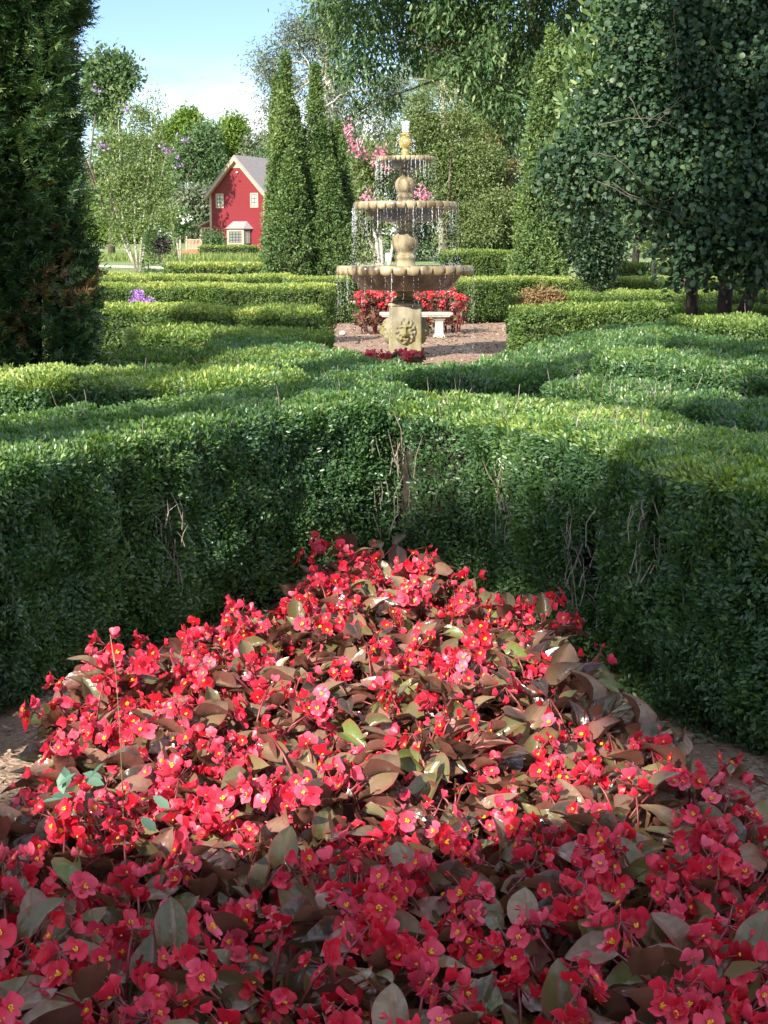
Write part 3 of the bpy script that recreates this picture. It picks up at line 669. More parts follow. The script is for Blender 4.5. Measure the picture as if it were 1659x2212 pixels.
for k, (x, y, rz) in enumerate([(0, -.232, 0), (.232, 0, 90), (-.232, 0, -90), (0, .232, 180)]):
    o = link("lion_head", LM, ped); o.location = (x, y, .395); o.rotation_euler = (0, 0, R(rz))
def bowl(name, Rr, zr, prof_under, lip, nsc, rin, inner, mat=WETSTONE):
    n = nsc * 10; m = MB()
    sc = lambda w: (((w * nsc / (2 * math.pi)) % 1.0) * 2 - 1)
    prof = [(rin * .25, inner), (rin * .75, inner + .01), (Rr * .86, zr - .055), (Rr * .90, zr - .008), (Rr * .93, zr), (Rr * .965, zr - .002), (Rr * .99, zr - .02), (Rr, zr - .055), (Rr, zr - lip), (Rr * .975, zr - lip - .006), (Rr * .93, zr - lip * .72)] + prof_under
    def mod(j, w, r, z):
        s = sc(w); q = math.sqrt(max(0, 1 - s * s)); b = q ** .5
        if j == 4: return r + .006 * b, z + .008 * b
        if j == 5: return r + .012 * b, z + .010 * b
        if j == 6: return r + .016 * b - .008, z + .006 * b
        if j == 7: return r + .022 * b - .014, zr - lip * (.12 + .46 * b)
        if j == 8: return r + .018 * b - .022, zr - lip * (.20 + .80 * b)
        if j == 9: return r + .006 * b - .030, zr - lip * (.22 + .80 * b) - .004
        return r, z
    m.lathe(prof, n, mod)
    o = m.build(name, mat, fo, True); o.data.materials.append(SHADEWET)
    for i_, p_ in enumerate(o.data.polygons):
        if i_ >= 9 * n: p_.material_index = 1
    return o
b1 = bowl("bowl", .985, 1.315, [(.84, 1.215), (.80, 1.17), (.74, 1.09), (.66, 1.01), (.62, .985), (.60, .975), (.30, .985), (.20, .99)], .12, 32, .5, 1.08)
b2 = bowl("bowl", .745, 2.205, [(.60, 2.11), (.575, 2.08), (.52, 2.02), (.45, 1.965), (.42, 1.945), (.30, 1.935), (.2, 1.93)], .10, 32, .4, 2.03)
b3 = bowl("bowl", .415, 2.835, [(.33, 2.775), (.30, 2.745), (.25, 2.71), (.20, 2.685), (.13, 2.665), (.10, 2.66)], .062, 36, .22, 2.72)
def ringp(pts): return pts
m = MB(); m.lathe([(.175, .843), (.15, .86), (.115, .88), (.115, .905), (.135, .925), (.16, .955), (.21, .976)], 40); m.build("neck", WETSTONE, fo, True)
def baluster(name, base_z, s, top_z, rb, mat):
    zc = top_z - base_z; p = []
    for r, f in [(.86, 0), (.88, .05), (.84, .085), (.78, .095), (.77, .19), (.82, .205), (.86, .225), (.86, .27), (.80, .29), (.72, .30)]: p.append((r * rb, base_z + f * zc))
    zb0 = base_z + .30 * zc; zb1 = base_z + .80 * zc; mid = (zb0 + zb1) / 2; hh = (zb1 - zb0) / 2
    for k in range(1, 14):
        a = -math.pi / 2 + .55 + (math.pi - 1.0) * k / 13; p.append((rb * 1.02 * math.cos(a) ** .8, mid + hh * 1.06 * math.sin(a)))
    for r, f in [(.60, .83), (.56, .87), (.56, .92), (.62, .96), (.70, 1.0)]: p.append((r * rb, base_z + f * zc))
    def mod(j, w, r, z): return (r * (1 + .018 * abs(math.cos(w * 6)) ** .5) if 10 <= j <= 22 else r, z)
    return MB().lathe(p, 72, mod).build(name, mat, fo, True)
baluster("baluster", 1.275, .18, 1.945, .183, STONE).location = (0, 0, 0)
baluster("baluster", 2.17, .14, 2.672, .144, STONE)
p = [(.075, 2.74), (.075, 2.86), (.06, 2.875), (.055, 2.90), (.062, 2.915), (.05, 2.93), (.045, 2.945)]
for k in range(1, 13):
    a = -math.pi / 2 + .5 + (math.pi - 1.0) * k / 13; p.append((.094 * math.cos(a), 3.035 + .1 * math.sin(a)))
p += [(.055, 3.125), (.075, 3.135), (.085, 3.15), (.08, 3.165), (.05, 3.168)]
MB().lathe(p, 48).build("finial", ALGAE, fo, True)
WATER = plain("water surface", (.55, .65, .72), .06, **{"Transmission Weight": .5, "IOR": 1.33})
SPRAY = plain("falling water", (.92, .95, 1.0), .08, **{"Alpha": .42, "Specular IOR Level": .8})
for r, z in ((.90, 1.285), (.675, 2.178), (.37, 2.812)):
    nr = 18; na = 64; V = [(FX, FY, z)]; 
    for j in range(1, nr + 1):
        for k in range(na):
            w = k * 2 * math.pi / na; rr = r * j / nr; V.append((FX + rr * math.cos(w), FY + rr * math.sin(w), z + .006 * math.sin(rr * 70 + 2 * math.sin(3 * w)) + random.uniform(-.003, .003)))
    m = MB(); m.add(V, [(0, 1 + k, 1 + (k + 1) % na) for k in range(na)] + [(1 + j * na + k, 1 + (j + 1) * na + k, 1 + (j + 1) * na + (k + 1) % na, 1 + j * na + (k + 1) % na) for j in range(nr - 1) for k in range(na)])
    kind(m.build("water", WATER, None, True), "structure")
OV = np.array([(0, 0, 1), (1, 0, 0), (0, 1, 0), (-1, 0, 0), (0, -1, 0), (0, 0, -1)], float); OF = np.array([(0, 1, 2), (0, 2, 3), (0, 3, 4), (0, 4, 1), (5, 2, 1), (5, 3, 2), (5, 4, 3), (5, 1, 4)])
def drops(name, P, S, label):
    V = (P[:, None, :] + OV[None] * S[:, None, :]); F = (OF[None] + (np.arange(len(P)) * 6)[:, None, None]).reshape(-1, 3)
    kind(link(name, np_mesh(name, V.reshape(-1, 3), F, None, True), None, SPRAY), "stuff", label, "water")
def curtain(label, Rr, ztop, zbot, ns, heavy):
    P = []; S = []
    for k in range(ns):
        w = 2 * math.pi * (k + rng.uniform(-.3, .3)) / ns; r0 = Rr + rng.uniform(-.02, .01); lean = rng.uniform(.0, .05)
        st = rng.random() < heavy; z = ztop; t = 0
        if rng.random() < .12: continue
        while z > zbot:
            f = (ztop - z) / (ztop - zbot); dr = .05 * math.sqrt(max(f, 0)) * lean * 20 * .3
            for q in range(2 if st and f < .45 else 1):
                sp_ = .003 + .012 * f; P.append((FX + (r0 + dr) * math.cos(w) + rng.normal() * sp_, FY + (r0 + dr) * math.sin(w) + rng.normal() * sp_, z))
                a = rng.uniform(.0012, .0034) * (1.15 if st else .8); S.append((a, a, a * (rng.uniform(4, 11) if f < .4 else rng.uniform(2, 5))))
            z -= rng.uniform(.006, .040) * (1 if st else 1.5) * (1 + .8 * f)
    for k in range(int(ns * 5)):     # splash where it lands
        w = rng.uniform(0, 6.28); r = Rr + rng.normal() * .05; a = rng.uniform(.002, .0045)
        P.append((FX + r * math.cos(w), FY + r * math.sin(w), zbot + abs(rng.normal()) * .035)); S.append((a, a, a))
    drops("falling_water", np.array(P), np.array(S), label)
curtain("thin threads of water falling from the top bowl", .425, 2.79, 2.19, 46, .45)
curtain("threads and drops of water falling from the middle bowl", .755, 2.12, 1.30, 95, .25)
curtain("sparse drops of water falling from the big bottom bowl", .985, 1.21, .05, 46, .15)
P = []; S = []
for k in range(260):
    w = rng.uniform(0, 6.28); f = rng.random(); r = .045 * math.sqrt(rng.random()) * (1 + .4 * f); P.append((FX + r * math.cos(w), FY + r * math.sin(w), 3.16 + .17 * f ** .8)); a = rng.uniform(.004, .011); S.append((a, a, a * rng.uniform(1, 2.2)))
for k in range(300):
    w = rng.uniform(0, 6.28); f = rng.random(); r = .10 + .035 * math.sin(f * 3.1) + rng.normal() * .008; P.append((FX + r * math.cos(w), FY + r * math.sin(w), 3.15 - .26 * f)); a = rng.uniform(.002, .006); S.append((a, a, a * 1.6))
drops("falling_water", np.array(P), np.array(S), "white water bubbling from the top of the fountain")

# ------------------------------------------------------------------ bench, sign, small things
bx = float(at(898, 690, 26)[0])
be = thing("stone_bench", "pale stone bench behind the fountain", "bench", None, (bx, 26, 0))
MB().lathe([(.9, .375), (.94, .385), (.94, .40), (1.0, .41), (1.0, .445), (.985, .455)], 4).build("seat", PALEST, be, bevel=.008)
s_ = [c for c in be.children][0]; s_.rotation_euler = (0, 0, R(45)); s_.data.transform(Matrix.Rotation(R(45), 4, 'Z')); s_.rotation_euler = (0, 0, 0); s_.data.transform(Matrix.Diagonal((.92, .30, 1, 1)))
for sx_ in (-.42, .42):
    l = MB().lathe([(.15, 0), (.15, .04), (.125, .055), (.11, .08), (.10, .28), (.12, .31), (.15, .33), (.16, .373)], 4).build("leg", PALEST, be, bevel=.006)
    l.data.transform(Matrix.Rotation(R(45), 4, 'Z')); l.data.transform(Matrix.Diagonal((1, 1.25, 1, 1))); l.location = (sx_, 0, 0)
SIGNW = plain("white painted metal", (.8, .8, .78), .4)
q = at(838, 570, 30); sg = thing("garden_sign", "small white plant sign on a thin stake, seen past the fountain bowl", "sign", None, (q[0], 30, 0))
MB().box(-.055, .055, -.006, .006, 1.33, 1.50).build("board", SIGNW, sg, bevel=.004); MB().tube([(0, .012, 0), (0, .012, 1.4)], .008, 6).build("stake", SIGNW, sg)
q = onz(740, 719, 0.05); m = MB(); 
for _ in (0,):
    V = []; 
    m.lathe([(.02, 0), (.055, .01), (.065, .04), (.05, .075), (.02, .09)], 9, lambda j, w, r, z: (r * (1 + .2 * math.sin(2 * w + j)), z))
o = m.build("stone", PALEST, None, True); o.location = (q[0], q[1], 0); tag(o, "small white stone on the mulch left of the fountain", "stone")
# fallen leaf on the begonias, pale weed and a thin grass stalk in the bed
q = onz(1562, 2105, .47); o = leaves("dead_leaf", np.zeros((1, 3)), np.array([[.5, -.55, .5]]), np.array([[0, -.6, .7]]), .075, .03, 'lance', DEADL); o.location = q; tag(o, "dry tan fallen leaf caught on the begonias near the bottom right", "leaf")
wd = thing("bindweed", "pale blue green weed among the begonias at the left", "weed", None, tuple(onz(215, 1740, .0) * [1, .86, 1]))
wp = onz(215, 1720, .40) - np.array(wd.location); n = 12
P = np.tile(wp, (n, 1)) + rng.normal(size=(n, 3)) * [.07, .03, .025]; leaves("foliage", P, rng.normal(size=(n, 3)) * [1, .4, .5], np.array([0, -.4, 1.]) + rng.normal(size=(n, 3)) * .3, .045, .026, 'oval', leaf_mat("blue green weed leaf", [(0, (.07, .14, .10)), (1, (.13, .22, .15))], .5, .3, .2), wd)
MB().tube([(0, 0, 0), tuple(wp * [.5, .5, .6]), tuple(wp)], [.003, .0025, .002], 5).build("stem", plain("weed stem", (.16, .22, .08), .5), wd)
gs = thing("grass_stalk", "thin tall grass stalk rising from the left of the red bed", "grass stalk", None, tuple(onz(258, 1680, .4) * [1, 1, 0]))
MB().tube([(0, 0, .0), (.004, .01, .35), (.0, .02, .52), (-.012, .05, .66)], [.0014, .0013, .001, .0006], 5).build("stem", plain("grass stem", (.11, .13, .05), .5), gs)
MB().tube([(-.012, .05, .64), (-.02, .055, .70)], [.0018, .0008], 5).build("seed_head", plain("seed head", (.3, .22, .12), .8), gs)

for i, (px, py) in enumerate([(1330, 1490), (1362, 1530), (1300, 1440), (1420, 1580), (1480, 1610), (1350, 1450)]):
    q = onz(px, py, 0); n = 14; r = thing("small_weed", "tiny green weed growing on the bare soil path right of the begonias", "weed", "weeds on the soil path", tuple(q))
    P = rng.normal(size=(n, 3)) * [.035, .035, .004] + [0, 0, .018]
    leaves("foliage", P, rng.normal(size=(n, 3)) * [1, 1, .2], np.array([0, 0, 1.]) + rng.normal(size=(n, 3)) * .3, .028, .018, 'oval', MIDL, r)
# ------------------------------------------------------------------ trees
def rdir(n): return nrm(rng.normal(size=(n, 3)))
def blobs_in(c, rad, n, r0, r1, top=1.0):
    B = []
    while len(B) < n:
        d = rng.uniform(-1, 1, 3)
        if d @ d > 1: continue
        k = 1 - (1 - top) * max(0, d[2]); B.append((np.array(c) + d * np.array(rad) * np.array([k, k, 1]), rng.uniform(r0, r1)))
    return B
def foliage(name, root, org, blobs, n, L, shape, mat, clump=8, sig=.5, droop=0.0, updir=0.0, wr=.5, shell=.55, flat=.75):
    rr = np.array([b[1] for b in blobs]); cc = np.array([b[0] for b in blobs]); pr = rr ** 2 / (rr ** 2).sum()
    nc = max(1, n // clump); j = rng.choice(len(blobs), nc, p=pr); d = rdir(nc); f = 1 - shell * rng.random(nc) ** 1.6
    C = cc[j] + d * (rr[j] * f)[:, None] * np.array([1, 1, flat])
    tilt = rng.uniform(-.5, .5, (nc, 1))
    P = np.repeat(C, clump, 0) + rng.normal(size=(nc * clump, 3)) * L * clump ** .4 * sig
    dd = np.repeat(d, clump, 0); D = nrm(dd * .6 + rng.normal(size=P.shape) * .7 + np.array([0, 0, updir - droop])); U = nrm(dd * .6 + np.array([0, 0, .5]) + rng.normal(size=P.shape) * .6)
    rv = (np.repeat(rng.random(nc) * .5, clump) + rng.random(len(P)) * .5)
    Ln = L * rng.uniform(.65, 1.3, len(P))
    return leaves(name, P - org, D, U, Ln, Ln * wr, shape, mat, root, rv)
def trunk_mesh(root, org, lines, mat, name="trunk"):
    m = MB()
    for pts, rad in lines: m.tube([tuple(np.array(p) - org) for p in pts], rad, 8)
    return m.build(name, mat, root, True)
def limbs_to(start, blobs, n, r0, sag=.3, zlo=.3):
    out = []; top = np.array(start)
    for b in [blobs[i] for i in rng.choice(len(blobs), min(n, len(blobs)), False)]:
        s = top * [1, 1, 1] + [0, 0, 0]; e = b[0]; md = (s + e) / 2 + rng.normal(size=3) * .12 * np.linalg.norm(e - s) + [0, 0, sag * .3]
        out.append(([s, md, e], [r0, r0 * .6, r0 * .15]))
    return out

def columnar(label, px, ybase_z, Y, leaders, n, L, group, mat=CONIF, trunkmat=BARK, name="columnar_conifer", zb=None):
    g = float(ground_z(Y)); c = at(px, 500, Y); org = np.array([c[0], Y, g])
    root = thing(name, label, "conifer", group, tuple(org)); parts = []
    tot = sum(r * (zt - z0) for _, _, _, zt, r, z0 in leaders)
    for (pxl, yp, dy, zt, r, z0) in leaders:
        TF = 7; k = int(n * r * (zt - z0) / tot / TF); cx = at(pxl, yp, Y)[0]
        f = rng.random(k) ** 1.15; a = rng.uniform(0, 2 * math.pi, k)
        z = z0 + (zt - z0) * f; sd = rng.uniform(0, 30)
        env = np.minimum(1, (1 - f) ** 1.0 * 1.75) * (.78 + .22 * np.minimum(1, f * 6)); 
        lump = .78 + .42 * vnoise(np.stack([np.cos(a) * 2.2 + sd, np.sin(a) * 2.2, z * 1.1], -1)) + .30 * (vnoise(np.stack([np.cos(a) * 4.5 + sd, np.sin(a) * 4.5 + 7, z * 2.0], -1)) - .5) + .20 * (vnoise(np.stack([np.cos(a) * r * 9 + sd, np.sin(a) * r * 9 + 7, z * 6.5], -1)) - .5)
        rad = r * env * lump * (1 - .30 * rng.random(k) ** 1.8)
        P = np.stack([cx + rad * np.cos(a), Y + dy + rad * np.sin(a), z], -1)
        kp = vnoise(np.stack([np.cos(a) * r * 6 + sd, np.sin(a) * r * 6 + 7, z * 3.2], -1)) > .27
        dd = np.stack([np.cos(a), np.sin(a), a * 0], -1); P, dd = P[kp], dd[kp]
        tilt = nrm(dd * .8 + np.array([0, 0, .6]) + rng.normal(size=P.shape) * .3)
        P = np.repeat(P, TF, 0) + np.repeat(tilt, TF, 0) * rng.uniform(-.03, .08, len(P) * TF)[:, None] + rng.normal(size=(len(P) * TF, 3)) * L * .42
        parts.append((P, np.repeat(tilt, TF, 0)))
    P = np.concatenate([p for p, _ in parts]); dd = np.concatenate([d for _, d in parts])
    D = nrm(dd * .8 + rng.normal(size=P.shape) * .6); U = nrm(dd * .6 + np.array([0, 0, .3]) + rng.normal(size=P.shape) * .6)
    rv = np.repeat(rng.random(len(P) // 7), 7)[:len(P)] * .3 + rng.beta(2, 2.4, len(P)) * .55 + (vnoise(P * 1.2) - .4) * .5
    leaves("crown", P - org, D, U, L * rng.uniform(.6, 1.3, len(P)), L * .5, 'diamond', mat, root, rv.clip(0, 1))
    m = MB()
    for (pxl, yp, dy, zt, r, z0) in leaders:
        cx = at(pxl, yp, Y)[0]; m.tube([(cx * .4 + org[0] * .6 - org[0], 0, 0), (cx - org[0], dy, z0 + .3 - g), (cx - org[0], dy, zt * .86 - g)], [r * .16, r * .12, .015], 8)
        # dark core: inner wood with the shade between sprays in its colour
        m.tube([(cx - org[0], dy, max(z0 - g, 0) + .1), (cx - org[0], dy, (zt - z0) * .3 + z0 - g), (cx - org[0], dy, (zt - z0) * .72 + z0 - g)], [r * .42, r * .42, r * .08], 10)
    m.build("trunk", SHADEWOOD, root)
    return root
Z = lambda y, Y, x=830: float(at(x, y, Y)[2])
columnar("left one of the twin dark green columnar conifers left of the fountain", 640, 0, 35, [(617, 200, 0, Z(118, 35), .34, 1.2), (636, 300, .1, Z(235, 35), .56, .1), (600, 300, -.2, Z(300, 35), .34, .1), (598, 300, .3, Z(165, 35), .20, 2.6), (632, 300, -.5, Z(330, 35), .60, .1)], 84000, .078, "twin conifers left of the fountain")
columnar("right one of the twin dark green columnar conifers, next to the fountain", 705, 0, 35.3, [(682, 200, 0, Z(140, 35), .36, 1.2), (694, 300, -.1, Z(265, 35), .64, .1), (728, 300, .2, Z(262, 35), .34, .1), (716, 300, -.55, Z(350, 35), .52, .1), (742, 300, 0, Z(300, 35), .16, 2.2)], 84000, .078, "twin conifers left of the fountain")
columnar("slender columnar conifer right of the fountain in front of the oak", 1165, 0, 37, [(1190, 200, 0, Z(62, 37), .50, 1.0), (1165, 300, -.2, Z(120, 37), .52, .2), (1150, 300, -.4, Z(330, 37), .5, .1), (1215, 200, .2, Z(85, 37), .4, 1.5), (1150, 300, -.7, Z(470, 37), .55, .1), (1175, 500, -.8, Z(505, 37), .62, .05)], 56000, .09, None)

# the near yew on the left: shoots set with needles
yo = np.array([-2.72, 9.75, 0.0])
yr = thing("yew_tree", "tall dark yew filling the left edge of the picture", "yew", None, tuple(yo))
ns = 40000
a = rng.uniform(0, 2 * math.pi, ns); z = rng.uniform(.05, 4.7, ns)
Rz = .60 + .16 * np.sin(np.clip((z - .2) / 4.5, 0, 1) * 2.6) + .05 * np.sin(z * 2.3)
lump = .66 + .60 * vnoise(np.stack([np.cos(a) * 2.0 + 5, np.sin(a) * 2.0 + 9, z * .9], -1)) + .42 * (vnoise(np.stack([np.cos(a) * 4.5 + 3, np.sin(a) * 4.5, z * 2.2], -1)) - .5)
rad = Rz * lump * (1 - .30 * rng.random(ns) ** 2)
C = np.stack([rad * np.cos(a), rad * np.sin(a), z], -1); dd = np.stack([np.cos(a), np.sin(a), a * 0], -1)
vis = (dd @ nrm(np.array([2.42, -9.75, 0])) > -.25) | (rng.random(ns) < .2)
C, dd = C[vis], dd[vis]; ns = len(C)
SD = nrm(dd * .75 + np.array([0, 0, .45]) + rng.normal(size=C.shape) * .5); SU = nrm(np.array([0, 0, 1.]) + dd * .3 + rng.normal(size=C.shape) * .4)
nn = 16; ln = rng.uniform(.08, .15, ns)
t = np.tile(np.linspace(.12, 1, nn), ns); sd = np.tile(np.where(np.arange(nn) % 2 == 0, 1., -1.), ns)
SDr = np.repeat(SD, nn, 0); X = nrm(np.cross(SDr, np.repeat(SU, nn, 0))); P = np.repeat(C, nn, 0) + SDr * (t * np.repeat(ln, nn))[:, None]
D = nrm(SDr * (.45 + .5 * (t > .93))[:, None] + X * (sd * (1 - .7 * (t > .93)))[:, None] + rng.normal(size=P.shape) * .18); U = nrm(np.cross(X, SDr) + rng.normal(size=P.shape) * .3)
brown = vnoise(C * 3.2 + 11) > .80
rv = np.repeat(np.where(brown & (rng.random(ns) < .6), 1.0, rng.beta(2, 2.5, ns) * .8 + .1), nn) + rng.uniform(-.08, .06, ns * nn)
leaves("crown", P, D, U, rng.uniform(.026, .042, len(P)), .0125, 'needle', YEW, yr, rv.clip(0, 1))
m = MB(); m.tube([(0, 0, 0), (0, .02, 1.5), (.02, 0, 4.6)], [.2, .15, .08], 10)
for j in rng.integers(0, ns, 120):
    e = C[j]; s = e * [.35, .35, 1] - [0, 0, .25]; m.tube([s, (s + e) / 2 - [0, 0, .03], e + SD[j] * .05], [.012, .008, .003], 4, False)
m.build("trunk", DARKBARK, yr)
MB().tube([(0, 0, .1), (0, 0, 2), (0, 0, 4.6)], [.38, .45, .41], 16).build("inner_shade_core", SHADEWOOD, yr)  # solid dark filling, coloured as the shade between shoots

# round leaved tree on the right
def ptb(x, y, Y, r): return (at(x, y, Y), r)
org = at(1560, 640, 17.6); org[2] = 0
rt = thing("round_leaved_tree", "spreading tree with round blue green leaves at the right edge", "tree", None, tuple(org))
B = [ptb(x, y, Y, r) for x, y, Y, r in [(1375, 60, 17.5, .5), (1450, 20, 17.2, .65), (1570, 10, 17, .7), (1660, 60, 17, .6), (1390, 150, 17.2, .55), (1500, 140, 16.8, .6), (1610, 170, 16.6, .65), (1345, 245, 17.5, .42), (1430, 260, 17, .55), (1540, 280, 16.6, .6), (1650, 300, 16.4, .6),
     (1250, 345, 17.8, .36), (1290, 350, 17.6, .5), (1380, 370, 17.1, .5), (1480, 390, 16.7, .5), (1580, 400, 16.3, .6), (1660, 430, 16.3, .5), (1205, 362, 17.9, .2), (1260, 430, 17.8, .32), (1540, 500, 16.3, .5), (1620, 510, 16.2, .55), (1470, 500, 16.8, .35), (1500, 570, 16.5, .35), (1640, 570, 16.4, .35), (1460, 560, 16.9, .22), (1700, 200, 16.8, .7), (1720, 450, 16.8, .7)]]
B = [(c, r * .86) for c, r in B]
foliage("crown", rt, org, B, 20000, .066, 'disc', TEALL, 6, .85, .15, 0, .98, .7, .9)
foliage("fine_leaves", rt, org, [b for b in B if b[0][2] > 2.2], 30000, .046, 'disc', TEALL, 8, .85, .1, 0, .9, .6, .9)
foliage("outer_sprays", rt, org, [(c + rng.normal(size=3) * r * .75 * np.array([1, .6, 1]), r * .42) for c, r in B], 7000, .062, 'disc', TEALL, 7, 1.0, .1, 0, .98, .9, .9)
tp = at(1545, 545, 17.4)
L1 = [([org, at(1570, 600, 17.6), tp, at(1500, 400, 17.2), at(1450, 150, 17.2)], [.10, .085, .075, .05, .02]), ([at(1495, 690, 17.8) * [1, 1, 0], at(1495, 600, 17.7), at(1490, 500, 17.6), at(1470, 300, 17.5)], [.09, .07, .06, .03]),
      ([org, at(1640, 585, 17.3), at(1720, 520, 17)], [.09, .08, .06])]
L1 += limbs_to(at(1500, 400, 17.2), B, 16, .035)
trunk_mesh(rt, org, L1, DARKBARK)
m = MB()
def smooth(p, n=13):
    p = np.array(p, float); t = np.linspace(0, len(p) - 1, n); d = np.linspace(0, len(p) - 1, len(p)); k = [np.interp(t, d, p[:, c]) for c in (0, 1)]
    for _ in range(3):
        for c in (0, 1): k[c][1:-1] = (k[c][:-2] + k[c][1:-1] * 2 + k[c][2:]) / 4
    return list(zip(k[0] + rng.normal(size=n) * 1.5, k[1] + rng.normal(size=n) * 1.5))
def pxcurve(pts, Y, r, n=5): m.tube([tuple(at(x, y, Y) - org) for x, y in pts], r, n, False)
for pts in [[(1360, 210), (1400, 290), (1480, 200)], [(1290, 390), (1350, 420), (1410, 445), (1470, 470), (1520, 480)], [(1320, 395), (1400, 440), (1460, 430), (1490, 380)], [(1300, 270), (1380, 250), (1430, 262), (1475, 285)], [(1280, 330), (1340, 345), (1370, 380), (1420, 420)],
            [(1600, 330), (1615, 370), (1600, 410), (1550, 435)], [(1530, 80), (1560, 160), (1570, 220)], [(1640, 110), (1560, 160), (1450, 230), (1390, 270)], [(1455, 20), (1462, 120), (1468, 200)]]:
    pxcurve(smooth(pts), 16.3, np.linspace(.0065, .003, 13))
m.build("bare_stem", BARK, rt, True)

# pale oblong leaved shrub beside the right conifer
org = at(1490, 500, 25.5); org[2] = 0
ms = thing("evergreen_shrub", "tall shrub with pale upright oblong leaves beside the right conifer", "shrub", None, tuple(org))
B = [ptb(x + 38, y, 25.5, r * .8) for x, y, r in [(1245, 130, .35), (1262, 190, .4), (1240, 230, .4), (1275, 260, .4), (1300, 120, .4), (1320, 40, .5), (1250, 300, .45), (1290, 340, .45), (1225, 340, .3), (1205, 320, .25), (1330, 10, .5)]]
foliage("crown", ms, org, B, 9000, .16, 'oval', MAGL, 6, .6, 0, .9, .42, .6, 1)
trunk_mesh(ms, org, [([org, at(1470, 420, 25.5), at(1330, 180, 25.5)], [.06, .045, .02])] + limbs_to(at(1310, 250, 25.5), B, 10, .02), BARK)

# the big tree with hanging leaves behind the right conifer
Yo = 46; org = at(1195, 500, Yo); org[2] = 0
ok = thing("drooping_tree", "big old tree with hanging leaf tassels and thick mossy limbs", "tree", None, tuple(org))
pts = [(720, 20, 1.3), (770, 70, 1.2), (745, 150, .9), (800, 10, 1.4), (850, 60, 1.3), (800, 150, 1.1), (830, 210, .7), (770, 235, .5), (900, 20, 1.4), (900, 110, .9), (960, 60, 1.4), (1000, 15, 1.4), (1030, 90, 1.2), (1080, 30, 1.5), (1060, 160, 1.2), (1100, 120, 1.0), (1040, 215, .8), (1090, 220, 1.0), (1120, 170, 1.2), (1150, 60, 1.4), (1160, 250, .9), (1060, 255, .6), (1210, 30, 1.6), (1280, 60, 1.8), (1200, 120, 1.2), (860, -60, 2), (1000, -80, 2.2), (1150, -80, 2.4), (1300, -60, 2.4), (1450, 0, 2.2), (1560, 60, 2.2), (1100, 280, .6), (1000, 150, .4)]
B = [(at(x, y, Yo + rng.uniform(-2.5, 2.5)), r * .66) for x, y, r in pts]
B += [(at(rng.uniform(900, 1180), rng.uniform(20, 230), rng.uniform(43, 46)), rng.uniform(.4, .8)) for _ in range(8)]
B += [(at(rng.uniform(640, 1400), rng.uniform(-420, -110), rng.uniform(37, 44)), rng.uniform(1.3, 2.0)) for _ in range(9)]
foliage("crown", ok, org, B, 58000, .20, 'lance', OAKL, 10, .5, 1.0, 0, .40, .7, .85)
T0 = at(1172, 210, Yo)
L1 = [([org, at(1185, 330, Yo), T0], [.55, .42, .34]), ([T0, at(1130, 155, Yo), at(1085, 105, Yo), at(1055, 75, Yo), at(1020, 20, Yo)], [.30, .27, .24, .18, .1]), ([at(1172, 230, Yo), at(1168, 120, Yo), at(1150, 40, Yo), at(1155, -60, Yo)], [.28, .22, .18, .1]),
      ([at(1085, 105, Yo), at(1000, 85, Yo), at(920, 100, Yo), at(830, 115, Yo)], [.16, .12, .09, .03]), ([at(960, 90, Yo), at(925, 60, Yo), at(880, 20, Yo)], [.09, .06, .03])]
L1 += limbs_to(at(1100, 115, Yo), B[:22], 14, .07)
trunk_mesh(ok, org, L1, BARK)

def tree(label, cat, px, Y, blobpx, n, L, shape, mat, trunk, group=None, name="leafy_tree", bark=BARK, nl=8, rl=.06, **kw):
    g = float(ground_z(Y)); org = at(px, 500, Y); org[2] = g
    r = thing(name, label, cat, group, tuple(org)); sc = Y / FPX
    B = [(at(x, y, Y + rng.uniform(-.4, .4) * q * sc), q * sc) for x, y, q in blobpx]
    foliage("crown", r, org, B, n, L, shape, mat, **kw)
    ty = trunk[-1]; pts = [org] + [at(x, y, Y) for x, y in trunk]; r0 = trunk_r = rl * 2.2
    trunk_mesh(r, org, [(pts, [r0 * (1 - .7 * i / len(pts)) for i in range(len(pts))])] + limbs_to(pts[-2] if len(pts) > 2 else pts[-1], B, nl, rl), bark)
    return r, org, B
G_ = "trees behind the fountain"
def fill(x0, x1, y0, y1, n, q0, q1): return [(rng.uniform(x0, x1), rng.uniform(y0, y1), rng.uniform(q0, q1)) for _ in range(n)]
def dome(cx, cy, rx, ry, n, q0, q1):
    o = []
    while len(o) < n:
        x, y = rng.uniform(-1, 1, 2)
        if x * x + y * y < 1: o.append((cx + x * rx, cy + y * ry, rng.uniform(q0, q1)))
    return o
# grey green airy tree with pale bare branches
r, org, B = tree("airy grey green tree with pale bare branches behind the twin conifers", "tree", 712, 62, dome(655, 130, 90, 90, 12, 18, 34) + dome(780, 260, 90, 130, 16, 22, 40) + dome(710, 60, 45, 80, 9, 14, 26) + dome(600, 220, 45, 60, 6, 14, 26), 22000, .17, 'lance', GREYL, [(708, 300), (706, 150), (702, 10)], G_, "cypress_tree", PALEBARK, 26, .06, clump=7, droop=.45, wr=.3, sig=.9, shell=.8)
m = MB()
for pts in [[(705, 210), (660, 130), (640, 90)], [(705, 230), (745, 200), (790, 190)], [(820, 330), (800, 290), (760, 240)], [(775, 330), (800, 260), (845, 230)], [(740, 300), (785, 250), (800, 215)], [(700, 190), (735, 130), (750, 100)]]:
    pts = smooth(pts); m.tube([tuple(at(x, y, 60.5 + .2 * math.sin(x * .3)) - org) for x, y in pts], np.linspace(.035, .008, 13), 5)
m.build("bare_limb", PALEBARK, r, True)
